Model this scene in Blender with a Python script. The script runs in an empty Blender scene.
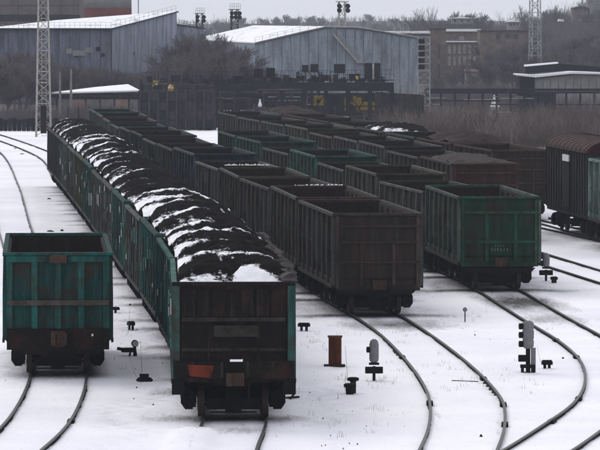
import bpy, math, random
import numpy as np
from mathutils import Vector, Matrix
R = math.radians
C = bpy.context.scene.collection
sc = bpy.context.scene
random.seed(7); rng = np.random.default_rng(7)

# ------------------------------------------------------------------ camera
CAMH = 10.1; FPX = 5000.0; PITCH = math.atan(206/FPX); GZ = -0.13
cam_d = bpy.data.cameras.new('camera'); cam = bpy.data.objects.new('camera', cam_d); C.objects.link(cam)
cam_d.sensor_width = 36; cam_d.lens = FPX/600*36; cam_d.clip_start = 1; cam_d.clip_end = 12000
cam.location = (0, 0, CAMH); cam.rotation_euler = (math.pi/2-PITCH, 0, 0); sc.camera = cam
# ------------------------------------------------------------------ light
SUN_EL, SUN_AZ = 42, -35
w = bpy.data.worlds.new('World'); sc.world = w; w.use_nodes = True
nt = w.node_tree; nt.nodes.clear()
wo = nt.nodes.new('ShaderNodeOutputWorld'); bg = nt.nodes.new('ShaderNodeBackground')
sky = nt.nodes.new('ShaderNodeTexSky'); sky.sky_type = 'NISHITA'; sky.sun_disc = False
sky.sun_elevation = R(SUN_EL); sky.sun_rotation = R(SUN_AZ); sky.dust_density = 6; sky.air_density = 1.0
hs = nt.nodes.new('ShaderNodeHueSaturation'); hs.inputs['Saturation'].default_value = .25
mx = nt.nodes.new('ShaderNodeMixRGB'); mx.inputs[0].default_value = .88; mx.inputs[2].default_value = (6.3, 6.4, 6.9, 1)
nt.links.new(sky.outputs[0], hs.inputs['Color']); nt.links.new(hs.outputs[0], mx.inputs[1])
nt.links.new(mx.outputs[0], bg.inputs[0]); bg.inputs[1].default_value = .122; nt.links.new(bg.outputs[0], wo.inputs[0])
sd = bpy.data.lights.new('sun', 'SUN'); sd.energy = .75; sd.angle = R(25); sd.color = (1, .96, .92)
sun = bpy.data.objects.new('sun', sd); C.objects.link(sun)
a, e = R(SUN_AZ), R(SUN_EL)
sun.rotation_euler = Vector((-math.sin(a)*math.cos(e), -math.cos(a)*math.cos(e), -math.sin(e))).to_track_quat('-Z', 'Y').to_euler()
sc.view_settings.view_transform = 'Standard'; sc.view_settings.look = 'None'
sc.view_settings.exposure = 0.34; sc.view_settings.gamma = 1
sc.cycles.max_bounces = 6; sc.cycles.diffuse_bounces = 3; sc.cycles.volume_bounces = 0

# ------------------------------------------------------------------ helpers
CP, SP = math.cos(PITCH), math.sin(PITCH)
def ray(px, py):
    u, v = (px-300)/FPX, (225-py)/FPX
    return u, CP+v*SP, -SP+v*CP
def at(px, py, z=GZ):
    d = ray(px, py); t = (z-CAMH)/d[2]
    return d[0]*t, d[1]*t
def atd(px, py, Y):
    d = ray(px, py); t = Y/d[1]
    return d[0]*t, CAMH+d[2]*t            # X, Z at depth Y
class MB:
    def __init__(s): s.v = []; s.f = []
    def add(s, vs, fs):
        n = len(s.v); s.v += [tuple(p) for p in vs]; s.f += [tuple(i+n for i in f) for f in fs]; return s
    def box(s, x0, x1, y0, y1, z0, z1):
        return s.add([(x0,y0,z0),(x1,y0,z0),(x1,y1,z0),(x0,y1,z0),(x0,y0,z1),(x1,y0,z1),(x1,y1,z1),(x0,y1,z1)],
              [(0,3,2,1),(4,5,6,7),(0,1,5,4),(1,2,6,5),(2,3,7,6),(3,0,4,7)])
    def bar(s, p, q, r, n=4, r2=None):
        p, q = Vector(p), Vector(q); d = (q-p)
        if d.length < 1e-6: return s
        d.normalize(); a = d.orthogonal().normalized() if abs(d.z) > .99 else d.cross(Vector((0,0,1))).normalized(); b = d.cross(a)
        if r2 is None: r2 = r
        vs = []
        for c, rr in ((p, r), (q, r2)):
            for k in range(n):
                t = (k+.5)*2*math.pi/n; vs.append(c+(a*math.cos(t)+b*math.sin(t))*rr)
        fs = [(k, (k+1) % n, (k+1) % n+n, k+n) for k in range(n)]
        fs += [tuple(range(n-1, -1, -1)), tuple(range(n, 2*n))]
        return s.add(vs, fs)
    def prism(s, pts, y0, y1, axis='y'):
        n = len(pts); mp = {'y': lambda a, b, t: (a, t, b), 'x': lambda a, b, t: (t, a, b), 'z': lambda a, b, t: (a, b, t)}[axis]
        vs = [mp(a, b, y0) for a, b in pts]+[mp(a, b, y1) for a, b in pts]
        return s.add(vs, [tuple(range(n))[::-1], tuple(range(n, 2*n))]+[(k, (k+1) % n, (k+1) % n+n, k+n) for k in range(n)])
    def lathe(s, prof, c, n=16):
        vs = []; m = len(prof)
        for r, z in prof:
            for k in range(n):
                t = 2*math.pi*k/n; vs.append((c[0]+r*math.cos(t), c[1]+r*math.sin(t), c[2]+z))
        fs = [(i*n+k, i*n+(k+1) % n, (i+1)*n+(k+1) % n, (i+1)*n+k) for i in range(m-1) for k in range(n)]
        fs += [tuple(range(n-1, -1, -1)), tuple(range((m-1)*n, m*n))]
        return s.add(vs, fs)
    def build(s, name, mat, parent=None, smooth=False, loc=None):
        me = bpy.data.meshes.new(name); me.from_pydata(s.v, [], s.f)
        me.materials.append(mat)
        if smooth: me.polygons.foreach_set('use_smooth', [True]*len(me.polygons))
        me.validate(); me.update()
        o = bpy.data.objects.new(name, me); C.objects.link(o)
        if parent is not None: o.parent = parent
        if loc is not None: o.location = loc
        return o
def link_mesh(name, me, parent=None, loc=None):
    o = bpy.data.objects.new(name, me); C.objects.link(o)
    if parent is not None: o.parent = parent
    if loc is not None: o.location = loc
    return o
def tag(o, label=None, cat=None, group=None, kind=None):
    if label: o['label'] = label
    if cat: o['category'] = cat
    if group: o['group'] = group
    if kind: o['kind'] = kind
    return o
def thing(name, label, cat, loc=(0,0,0), rz=0, group=None):
    o = bpy.data.objects.new(name, None); C.objects.link(o); o.empty_display_size = .3
    o.location = loc; o.rotation_euler = (0, 0, rz); return tag(o, label, cat, group)
KIDS = {}
def kids(o): return [c for c in bpy.data.objects if c.parent == o]
def tree_of(o, allo):
    return (o, [tree_of(c, allo) for c in allo.get(o.name, [])])
def index():
    d = {}
    for c in bpy.data.objects:
        if c.parent: d.setdefault(c.parent.name, []).append(c)
    return d
def copy_t(t, parent=None):
    c = t[0].copy(); C.objects.link(c)
    if parent is not None: c.parent = parent
    out = [c]
    for k in t[1]: out += copy_t(k, c)
    return out
def hashn(ix, iy, s=0):
    h = (ix.astype(np.int64)*374761393+iy.astype(np.int64)*668265263+s*974711) & 0x7fffffff
    h = ((h ^ (h >> 13))*1274126177) & 0x7fffffff
    return ((h ^ (h >> 16)) & 0xffff)/65535.0
def vnoise(x, y, s=0):
    x0, y0 = np.floor(x), np.floor(y); fx, fy = x-x0, y-y0
    fx = fx*fx*(3-2*fx); fy = fy*fy*(3-2*fy)
    a, b, c, d = hashn(x0,y0,s), hashn(x0+1,y0,s), hashn(x0,y0+1,s), hashn(x0+1,y0+1,s)
    return (a*(1-fx)+b*fx)*(1-fy)+(c*(1-fx)+d*fx)*fy
def fbm(x, y, s=0, o=4):
    r = 0; am = .5; t = 0
    for k in range(o): r = r+am*vnoise(x*2**k, y*2**k, s+k*17); t += am; am *= .5
    return r/t

# ------------------------------------------------------------------ materials
class NM:
    def __init__(s, name, rough=.8, spec=.3):
        s.m = bpy.data.materials.new(name); s.m.use_nodes = True; s.t = s.m.node_tree
        s.b = s.t.nodes['Principled BSDF']; s.b.inputs['Roughness'].default_value = rough
        s.b.inputs['Specular IOR Level'].default_value = spec
        s.tc = s.t.nodes.new('ShaderNodeTexCoord'); s.oi = None
    def n(s, ty, **kw):
        x = s.t.nodes.new(ty)
        for k, v in kw.items(): setattr(x, k, v)
        return x
    def l(s, a, b): s.t.links.new(a, b)
    def coords(s, scale=(1,1,1), world=False):
        mp = s.n('ShaderNodeMapping'); mp.inputs['Scale'].default_value = scale
        if world:
            g = s.n('ShaderNodeNewGeometry'); s.l(g.outputs['Position'], mp.inputs[0])
        else:
            if s.oi is None: s.oi = s.n('ShaderNodeObjectInfo')
            ad = s.n('ShaderNodeVectorMath', operation='MULTIPLY_ADD')
            cx = s.n('ShaderNodeCombineXYZ')
            for k in range(3): s.l(s.oi.outputs['Random'], cx.inputs[k])
            s.l(cx.outputs[0], ad.inputs[0]); ad.inputs[1].default_value = (37, 53, 71); s.l(s.tc.outputs['Object'], ad.inputs[2])
            s.l(ad.outputs[0], mp.inputs[0])
        return mp.outputs[0]
    def noise(s, sc_, co, detail=5, rough=.6):
        x = s.n('ShaderNodeTexNoise'); x.inputs['Scale'].default_value = sc_; x.inputs['Detail'].default_value = detail
        x.inputs['Roughness'].default_value = rough; s.l(co, x.inputs['Vector']); return x.outputs['Fac']
    def ramp(s, fac, a, b, lo=0, hi=1):
        x = s.n('ShaderNodeMapRange'); x.clamp = True
        x.inputs[1].default_value = a; x.inputs[2].default_value = b; x.inputs[3].default_value = lo; x.inputs[4].default_value = hi
        s.l(fac, x.inputs[0]); return x.outputs[0]
    def mix(s, fac, a, b, mode='MIX'):
        x = s.n('ShaderNodeMixRGB', blend_type=mode)
        for i, v in ((0, fac), (1, a), (2, b)):
            if hasattr(v, 'node'): s.l(v, x.inputs[i])
            elif i == 0: x.inputs[0].default_value = v
            else: x.inputs[i].default_value = (*v, 1)
        return x.outputs[0]
    def out(s, col, bump=None, bs=.3, bd=.02):
        if hasattr(col, 'node'): s.l(col, s.b.inputs['Base Color'])
        else: s.b.inputs['Base Color'].default_value = (*col, 1)
        if bump is not None:
            x = s.n('ShaderNodeBump'); x.inputs['Strength'].default_value = bs; x.inputs['Distance'].default_value = bd
            s.l(bump, x.inputs['Height']); s.l(x.outputs[0], s.b.inputs['Normal'])
        return s.m
def weathered(name, base, dark=.5, rust=(.045,.022,.014), rust_amt=.5, rough=.85, scale=1.0, streak=True, spec=.10, fine=0):
    m = NM(name, rough, spec)
    if base is None:
        if m.oi is None: m.oi = m.n('ShaderNodeObjectInfo')
        basec = m.oi.outputs['Color']
    else: basec = base
    c1 = m.coords((2.2*scale, 2.2*scale, .45*scale if streak else 2.2*scale)); n1 = m.noise(1.6, c1)
    c2 = m.coords((1,1,1)); n2 = m.noise(1.3*scale, c2, 6, .65); n3 = m.noise(14*scale, c2, 3)
    col = m.mix(m.ramp(n1, .38, .68, 0, dark), basec, (.005,.0045,.0045))
    col = m.mix(m.ramp(n2, .62-.2*rust_amt, .74-.1*rust_amt, 0, .85*min(1, rust_amt*1.5)), col, rust)
    if fine:
        c4 = m.coords((1,1,.05)); n4 = m.noise(7, c4, 4, .75); col = m.mix(m.ramp(n4, .56, .74, 0, fine), col, m.mix(1, col, (.026,.025,.023), 'ADD'))
        n5 = m.noise(5, c2, 6, .75); col = m.mix(m.ramp(n5, .60, .72, 0, fine), col, m.mix(1, col, (.014,.013,.012), 'ADD'))
    col = m.mix(.45, col, m.mix(m.ramp(n3, .3, .7), (.45,.45,.45), (1,1,1)), 'MULTIPLY')
    return m.out(col, n3, .25, .01)
def plain(name, col, var=.35, scale=3, rough=.88, bump=.2, spec=.10, world=False):
    m = NM(name, rough, spec); c = m.coords((1,1,1), world); n = m.noise(scale, c, 5, .65)
    return m.out(m.mix(m.ramp(n, .3, .7), tuple(x*(1-var) for x in col), tuple(min(1, x*(1+var*.6)) for x in col)), n, bump, .02)

M = {}
M['paint'] = weathered('wagon_paint', None, .75, (.036,.017,.010), .68, fine=1.0)
M['rusty'] = weathered('rusty_wagon_steel', (.007,.0058,.0056), .7, (.034,.014,.009), .6, fine=1.0)
M['pat1'] = plain('bare_grey_paint', (.10,.11,.11), .4, 5)
M['pat2'] = plain('pale_teal_paint', (.10,.22,.19), .4, 5)
M['pat3'] = plain('frost_white', (.5,.5,.52), .3, 5)
M['pat4'] = plain('rust_brown_spot', (.06,.035,.025), .4, 5)
M['sill'] = plain('rubbed_sill_steel', (.026,.023,.020), .8, 3)
M['coupl'] = plain('rusty_coupler_iron', (.05,.031,.022), .5, 6)
M['belt'] = plain('bare_worn_belt', (.065,.055,.045), .6, 3)
M['streak'] = plain('faint_rust_streak', (.022,.012,.009), .6, 6)
M['inner'] = weathered('wagon_inside_rust', (.014,.0085,.008), .6, (.034,.014,.010), .6, fine=.6)
M['under'] = plain('sooty_running_gear', (.005,.0047,.0047), .4, 5)
M['wheel'] = plain('rusty_wheel_steel', (.03,.021,.017), .4, 8, .55)
M['rail'] = plain('rail_steel', (.040,.037,.036), .5, 6, .5, .1, .3)
M['rail_side'] = plain('rail_web_rust', (.012,.01,.009), .4, 6)
M['sleeper'] = plain('old_sleeper_wood', (.03,.026,.023), .5, 6)
M['orange'] = weathered('faded_orange_board', (.17,.030,.014), .7, (.04,.016,.010), .6)
M['boxrust'] = weathered('rusted_orange_steel', (.125,.036,.014), .7, (.04,.014,.009), .7)
M['lampgrey'] = plain('lamp_grey_paint', (.17,.17,.18), .2, 8)
M['black'] = plain('black_iron', (.006,.006,.006), .4, 8)
M['white'] = plain('off_white_paint', (.62,.62,.62), .2, 4)
M['lens'] = plain('dark_lens', (.02,.02,.02), .2, 4, .15)
M['snowp'] = plain('snow_cover', (.86,.865,.90), .05, 2)
m = NM('wind_swept_roof_snow', .6, .1); c_ = m.coords((1,.35,1)); n_ = m.noise(.5, c_, 7, .75); n2_ = m.noise(6, c_, 4, .7)
M['roofsnow'] = m.out(m.mix(m.ramp(n_, .54, .66, 0, .8), m.mix(m.ramp(n2_, .4, .8), (.86,.865,.90), (.72,.72,.76)), (.22,.21,.22)), n2_, .2, .03)
M['concrete'] = plain('old_concrete', (.22,.215,.21), .4, 1.5)
M['palec'] = plain('pale_weathered_mast_paint', (.34,.33,.31), .35, 4)
M['darkwall'] = weathered('dark_stained_concrete', (.055,.053,.058), .85, (.075,.072,.075), .5, scale=.5)
M['concd'] = plain('dirty_concrete', (.085,.082,.085), .6, .8)
M['darksteel'] = plain('dark_structural_steel', (.021,.022,.027), .6, 1.2)
M['void'] = plain('dark_opening', (.008,.009,.011), .3, 2)
M['glass'] = plain('dim_window_glass', (.03,.034,.04), .4, 1.2, .2, 0, .5)
M['blue1'] = weathered('blue_grey_cladding_shaded', (.165,.18,.25), .6, (.13,.13,.14), .6, scale=.35, fine=1.5)  # shade of the long workshop wall is put into this darker colour
M['blue2'] = weathered('blue_grey_cladding_lit', (.28,.31,.385), .5, (.22,.22,.23), .5, scale=.35, fine=1.5)  # same cladding in a lighter, lit tone for the gable end; also the annex
M['teal'] = weathered('faded_teal_cladding', (.32,.375,.435), .5, (.12,.11,.11), .45, scale=.4, fine=1.5)
M['brownclad'] = weathered('brown_grey_cladding', (.16,.145,.14), .3, (.11,.09,.08), .4, scale=.4)
M['brick'] = plain('brown_brick_wall', (.165,.128,.112), .4, 1.2)
M['redband'] = plain('rust_red_band', (.17,.055,.05), .3, .8)
M['tank'] = plain('grey_tank_steel', (.34,.35,.36), .2, .6)
M['cream'] = plain('cream_plaster', (.27,.255,.225), .3, 1.0)
M['greyw'] = plain('light_grey_block_wall', (.24,.235,.23), .3, 1.0)
M['yellow'] = weathered('dirty_yellow_paint', (.55,.36,.05), .25, rust_amt=.3)
M['navy'] = plain('dark_navy_steel', (.02,.026,.045), .3, 1.5)
M['bark'] = plain('grey_brown_bark', (.075,.06,.052), .4, 2)
M['twig'] = plain('grey_twig', (.135,.120,.128), .4, 2)
M['brush'] = plain('pinkish_brown_brush', (.115,.088,.082), .45, .3)
M['pale_stem'] = plain('pale_dry_stem', (.24,.20,.18), .4, .4)
M['grass'] = plain('dead_grass', (.22,.18,.14), .4, 3)
M['lump'] = plain('frozen_coal_lump', (.065,.058,.056), .6, 3)
M['pink'] = plain('pinkish_plaster', (.30,.20,.18), .3, 1)
M['ore'] = plain('grey_brown_ore', (.045,.036,.034), .5, 1.6, .9, .6)
M['orebrown'] = plain('brown_ore', (.028,.018,.016), .5, 1.6, .9, .6)

# snow ground
m = NM('trampled_snow', .6, .2); at_s = m.n('ShaderNodeAttribute', attribute_name='soot_shade'); at_b = m.n('ShaderNodeAttribute', attribute_name='scrub')
cw = m.coords((1,1,1), True); cs2 = m.coords((1,.16,1), True); nA = m.noise(1.3, cs2, 7, .7); nB = m.noise(9, cs2, 4, .7); nC = m.noise(.12, cw, 4, .6)
cst = m.coords((1,.22,1), True); nD = m.noise(3.0, cst, 6, .7)
snow = m.mix(m.ramp(nC, .35, .65), (.74,.738,.80), (.86,.857,.892))
snow = m.mix(m.ramp(nD, .56, .80, 0, .16), snow, (.50,.48,.50))
snow = m.mix(m.ramp(nB, .58, .76, 0, .36), snow, (.38,.36,.36))
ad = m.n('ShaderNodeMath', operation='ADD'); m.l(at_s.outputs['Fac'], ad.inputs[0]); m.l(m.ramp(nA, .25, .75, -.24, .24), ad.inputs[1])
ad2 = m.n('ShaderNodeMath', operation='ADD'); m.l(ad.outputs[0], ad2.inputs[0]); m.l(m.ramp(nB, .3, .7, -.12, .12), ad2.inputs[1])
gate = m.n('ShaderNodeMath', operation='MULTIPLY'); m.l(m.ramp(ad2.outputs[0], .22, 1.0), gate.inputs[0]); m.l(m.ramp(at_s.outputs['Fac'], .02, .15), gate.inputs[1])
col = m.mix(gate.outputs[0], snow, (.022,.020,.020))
ad3 = m.n('ShaderNodeMath', operation='ADD'); m.l(at_b.outputs['Fac'], ad3.inputs[0]); m.l(m.ramp(nA, .25, .75, -.35, .35), ad3.inputs[1])
g3 = m.n('ShaderNodeMath', operation='MULTIPLY'); m.l(m.ramp(ad3.outputs[0], .4, .7), g3.inputs[0]); m.l(m.ramp(at_b.outputs['Fac'], .02, .15), g3.inputs[1])
col = m.mix(g3.outputs[0], col, (.07,.055,.048))
M['snow'] = m.out(col, nD, .45, .05)
# coal with snow
m = NM('snow_dusted_coal', .95, .04); asn = m.n('ShaderNodeAttribute', attribute_name='snowy')
co = m.coords((1,1,1)); nA = m.noise(16, co, 4, .7); nB = m.noise(2.2, co, 5, .7)
coal = m.mix(m.ramp(nA, .3, .7), (.0022,.0018,.002), (.010,.0085,.009))
ad = m.n('ShaderNodeMath', operation='ADD'); m.l(asn.outputs['Fac'], ad.inputs[0]); m.l(m.ramp(m.noise(4.5, co, 7, .8), .3, .7, -.32, .32), ad.inputs[1])
M['coal'] = m.out(m.mix(m.ramp(ad.outputs[0], .44, .58), coal, (.85,.855,.89)), nA, .8, .04)
# hill
m = NM('wooded_hill_ground', .9, .1); cw = m.coords((1,1,1), True); nA = m.noise(.03, cw, 6, .7)
M['hill'] = m.out(m.mix(m.ramp(nA, .60, .70), (.055,.05,.05), (.35,.36,.38)))

# ------------------------------------------------------------------ tracks (centre lines measured on the ground)
PATHS = {
 'A': [(-9.2,100),(-7.5,108),(-6.85,117.7),(-6.6,124),(-6.62,132.6),(-6.87,142),(-7.57,155),(-9.9,190),(-13.4,236),(-18.0,305),(-23.6,380),(-31,450)],
 'B': [(-1.9,95),(-1.83,117),(-1.64,126),(-2.05,139),(-2.55,148),(-3.3,160),(-4.1,171),(-5.6,192),(-7.85,224),(-10.5,260.6),(-13.3,298),(-14.9,318),(-18.3,366),(-25.7,428),(-29.5,455)],
 'C': [(2.6,102),(3.71,117),(4.1,123),(4.4,131.5),(4.37,137),(4.1,146),(3.4,160),(2.62,170.6),(1.63,181),(.71,193.6),(-.5,205.6),(-1.47,216),(-2.49,230),(-3.39,238),(-5.24,256.6),(-7.59,284),(-10.6,321),(-13.5,360),(-15.4,382)],
 'D': [(2.0,100),(3.5,107),(5.58,117),(6.9,124.5),(7.9,130.5),(8.6,137),(9.1,147),(8.95,157),(8.4,167),(7.95,176),(7.4,187),(6.41,200.6),(5.1,211),(4.0,222),(2.84,236),(1.71,247),(.5,260),(-1.37,276),(-3.1,293),(-4.6,320),(-6.5,345)],
 'E': [(16.5,150),(13.8,178),(12.3,192),(10.6,208),(8.46,229),(7.55,240),(6.5,250),(5.4,262),(4.4,273),(3.3,285),(1.5,303),(-.4,320),(-2.6,338),(-4.6,356),(-6.2,374)],
 'F': [(14.4,229),(12.6,242),(11.05,254),(10.0,263),(8.96,271),(7.2,287),(5.4,303),(3.0,325),(.9,344),(-1.6,364),(-3.2,380)],
 'G': [(18.2,180),(15.7,212),(14.45,229),(13.2,243),(11.9,255)],
}
def spline(pts, step=.5):
    P = [np.array(p, float) for p in pts]; P = [2*P[0]-P[1]]+P+[2*P[-1]-P[-2]]; out = []
    for i in range(1, len(P)-2):
        p0, p1, p2, p3 = P[i-1:i+3]; n = max(2, int(np.linalg.norm(p2-p1)/step))
        def tj(t, a, b): return t+np.linalg.norm(b-a)**.5
        t0 = 0; t1 = tj(t0, p0, p1); t2 = tj(t1, p1, p2); t3 = tj(t2, p2, p3)
        for t in np.linspace(t1, t2, n, endpoint=False):
            A1 = (t1-t)/(t1-t0)*p0+(t-t0)/(t1-t0)*p1; A2 = (t2-t)/(t2-t1)*p1+(t-t1)/(t2-t1)*p2; A3 = (t3-t)/(t3-t2)*p2+(t-t2)/(t3-t2)*p3
            B1 = (t2-t)/(t2-t0)*A1+(t-t0)/(t2-t0)*A2; B2 = (t3-t)/(t3-t1)*A2+(t-t1)/(t3-t1)*A3
            out.append((t2-t)/(t2-t1)*B1+(t-t1)/(t2-t1)*B2)
    out.append(P[-2]); return np.array(out)
SPL = {k: spline(v) for k, v in PATHS.items()}
for k in SPL:                                   # light smoothing of the measured points
    s = SPL[k].copy()
    for _ in range(22): s[1:-1] = .25*s[:-2]+.5*s[1:-1]+.25*s[2:]
    SPL[k] = s
def on_path(k, Y):
    s = SPL[k]; return float(np.interp(Y, s[:,1], s[:,0]))
def half_gauge(k, Y):
    if k == 'C': return float(np.interp(Y, [110,117,131,146,160], [.88,.91,.97,.88,.80]))
    return .80
def next_Y(k, Y, L):                            # walk L metres away along the track
    s = SPL[k]; d = np.concatenate([[0], np.cumsum(np.hypot(*np.diff(s, axis=0).T))])
    return float(np.interp(np.interp(Y, s[:,1], d)+L, d, s[:,1]))
TRAINS = {'A': (141.5, 1), 'B': (125.6, 13), 'C': (170.2, 14), 'D': (186.2, 8), 'E': (229.0, 9), 'F': (252.5, 8)}
LW = 13.92; LB = 12.9                           # coupled pitch, body length
WAG = {}                                        # (track, i) -> (x, y, angle)
for k, (y0, n) in TRAINS.items():
    y = y0-(LW-LB)/2; L = []
    for i in range(n):
        pitch = LW
        ya, yb = y, next_Y(k, y, pitch); xa, xb = on_path(k, ya), on_path(k, yb)
        L.append(((xa+xb)/2, (ya+yb)/2, math.atan2(-(xb-xa), yb-ya))); y = yb
    WAG[k] = L
GW = []
y = 213.2
for Lg in (14.2, 14.9):
    yb = next_Y('G', y, Lg); xa, xb = on_path('G', y), on_path('G', yb); GW.append(((xa+xb)/2, (y+yb)/2, math.atan2(-(xb-xa), yb-y))); y = yb

# ------------------------------------------------------------------ ground: one sheet
def axis(*segs):
    out = []
    for a, b, st in segs: out += list(np.arange(a, b, st))
    return np.array(out+[segs[-1][1]])
xs = axis((-4000,-1000,1000),(-1000,-200,200),(-200,-60,20),(-60,-27,3),(-27,-17,.3),(-17,17,.15),(17,27,.3),(27,60,3),(60,200,20),(200,1000,200),(1000,4000,1000))
ys = axis((-500,60,140),(60,105,5),(105,185,.22),(185,250,.5),(250,470,1.0),(470,700,12),(700,1500,100),(1500,9000,1500))
X, Y = np.meshgrid(xs, ys)
inner = ((np.abs(X) < 27) & (Y > 104) & (Y < 470)).astype(float)
Z = GZ+inner*((fbm(X*.7, Y*.35, 3)-.5)*.10+(fbm(X*3, Y*2, 5, 3)-.5)*.05+(fbm(X*.35, Y*.2, 15, 3)-.5)*.10)
soot_shade = np.zeros_like(X)  # darkens the snow: coal dust, plus painted shade around the wagons
for k, s in SPL.items():
    near = np.interp(Y, s[:,1], s[:,0]); dx = np.abs(X-near); ok = (Y > s[0,1]) & (Y < s[-1,1])
    shp = np.clip(1-dx/1.9, 0, 1)
    Z = np.where(ok, np.maximum(Z, Z*0+GZ+.03*np.clip((2.3-dx)/.8, 0, 1)+(Z-GZ)*.35), Z)
    bedtop = .0
    rails = np.exp(-((np.abs(X-near)-.80)/.10)**2)
    soot_shade = np.maximum(soot_shade, ok*.30*rails*(.5+fbm(X*.8, Y*.35, 51)))
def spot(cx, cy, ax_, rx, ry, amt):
    global soot_shade
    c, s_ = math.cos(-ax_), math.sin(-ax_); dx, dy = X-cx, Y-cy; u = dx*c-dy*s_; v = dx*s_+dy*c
    soot_shade = np.maximum(soot_shade, amt*np.exp(-(np.abs(u/rx)**3+(v/ry)**2)))
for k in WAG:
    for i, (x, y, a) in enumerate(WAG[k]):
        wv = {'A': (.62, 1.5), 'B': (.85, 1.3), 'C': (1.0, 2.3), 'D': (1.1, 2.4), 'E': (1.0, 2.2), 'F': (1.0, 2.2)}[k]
        spot(x, y, a, wv[1], 7.2, wv[0]*.8)  # spilt coal under each wagon, with the shade below it painted in
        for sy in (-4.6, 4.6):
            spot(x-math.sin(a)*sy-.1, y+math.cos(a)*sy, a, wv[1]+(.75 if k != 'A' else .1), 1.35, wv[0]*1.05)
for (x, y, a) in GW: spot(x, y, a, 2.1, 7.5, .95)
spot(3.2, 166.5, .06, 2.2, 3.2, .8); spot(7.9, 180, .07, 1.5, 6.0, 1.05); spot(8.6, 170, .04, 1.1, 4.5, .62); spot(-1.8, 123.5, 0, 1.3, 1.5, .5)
lr = np.interp(Y, SPL['B'][:,1], SPL['B'][:,0])-.8
Z = Z+np.exp(-((X-lr+.1)/.55)**4)*np.clip((124.3-Y)/1.5, 0, 1)*(Y > 104)*(.15+.03*fbm(X*2, Y*.6, 8))
def dent(cx, cy, r, d):
    i0, i1 = np.searchsorted(xs, [cx-3*r, cx+3*r]); j0, j1 = np.searchsorted(ys, [cy-3*r, cy+3*r]); sl = (slice(j0, j1), slice(i0, i1))
    Z[sl] -= d*np.exp(-((X[sl]-cx)**2+((Y[sl]-cy)*.8)**2)/r**2); soot_shade[sl] = np.maximum(soot_shade[sl], .16*np.exp(-((X[sl]-cx)**2+((Y[sl]-cy)*.8)**2)/r**2))
for (ax_, ay_), (bx_, by_) in (((-4.6,112),(-3.9,150)),((-4.2,150),(-6.6,185)),((.6,118),(1.4,150)),((1.4,150),(4.6,156)),((1.2,140),(-.6,131)),((2.0,125),(6.6,143)),((6.6,143),(6.0,170)),((-9.2,118),(-8.6,150)),((10.6,150),(9.8,190)),((-5.2,125),(-4.3,133))):
    L_ = math.hypot(bx_-ax_, by_-ay_); n_ = int(L_/.62)
    for k in range(n_):
        t_ = k/n_; wob = .5*math.sin(k*.35+ax_); dent(ax_+(bx_-ax_)*t_+wob+(.14 if k % 2 else -.14), ay_+(by_-ay_)*t_+random.uniform(-.12,.12), random.uniform(.13,.2), random.uniform(.05,.09))
scr = np.clip((Y-452)/10, 0, 1)*(.55+.3*(X < -14))
scr = np.maximum(scr, np.clip((Y-1.0*(372-X*6.0))/14, 0, 1)*(X > 3)*.95)
scr = np.where(Y > 560, .9, scr); scr = np.where((Y > 520) & (X > 8), .95, scr)
Z = np.where(Y < 104, GZ, Z)
nx, ny = len(xs), len(ys)
def grid_mesh(name, X, Y, Z, mat, smooth=True, attrs={}):
    ny, nx = X.shape; me = bpy.data.meshes.new(name); nv = nx*ny
    me.vertices.add(nv); me.vertices.foreach_set('co', np.stack([X, Y, Z], -1).astype(np.float32).ravel())
    i = np.arange(nx-1)[None, :]+np.arange(ny-1)[:, None]*nx
    q = np.stack([i, i+1, i+1+nx, i+nx], -1).reshape(-1, 4); nf = len(q)
    me.loops.add(nf*4); me.loops.foreach_set('vertex_index', q.astype(np.int32).ravel())
    me.polygons.add(nf); me.polygons.foreach_set('loop_start', np.arange(0, nf*4, 4, dtype=np.int32))
    me.polygons.foreach_set('use_smooth', np.full(nf, smooth))
    me.update(calc_edges=True)
    for k, v in attrs.items():
        at_ = me.attributes.new(k, 'FLOAT', 'POINT'); at_.data.foreach_set('value', v.astype(np.float32).ravel())
    me.materials.append(mat); return me
tag(link_mesh('ground', grid_mesh('ground', X, Y, Z, M['snow'], True, {'soot_shade': soot_shade, 'scrub': scr})), kind='structure')

# hills far behind
hx = np.linspace(-700, 900, 90); hy = np.linspace(640, 2900, 60); HX, HY = np.meshgrid(hx, hy)
def hill_z(x, y):
    x = np.asarray(x, float); y = np.asarray(y, float); u = x/y*FPX                      # bearing
    right = np.clip((u-60)/140, 0, 1); right = right*right*(3-2*right)
    near = np.clip((y-740)/480, 0, 1)*(4.6+5.5*np.clip((u-225)/75, 0, 1))*right
    far = np.clip((y-1500)/1000, 0, 1)*(7.2+1.0*np.sin(x*.008+1)+.8*np.sin(x*.021))
    return -1.5+1.5*np.clip((y-640)/100, 0, 1)+np.maximum(near, far)+(fbm(x*.01, y*.01, 9)-.5)*1.4*np.clip((y-800)/200, 0, 1)
tag(link_mesh('hill', grid_mesh('hill', HX, HY, hill_z(HX, HY), M['hill'])), kind='structure')

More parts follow.
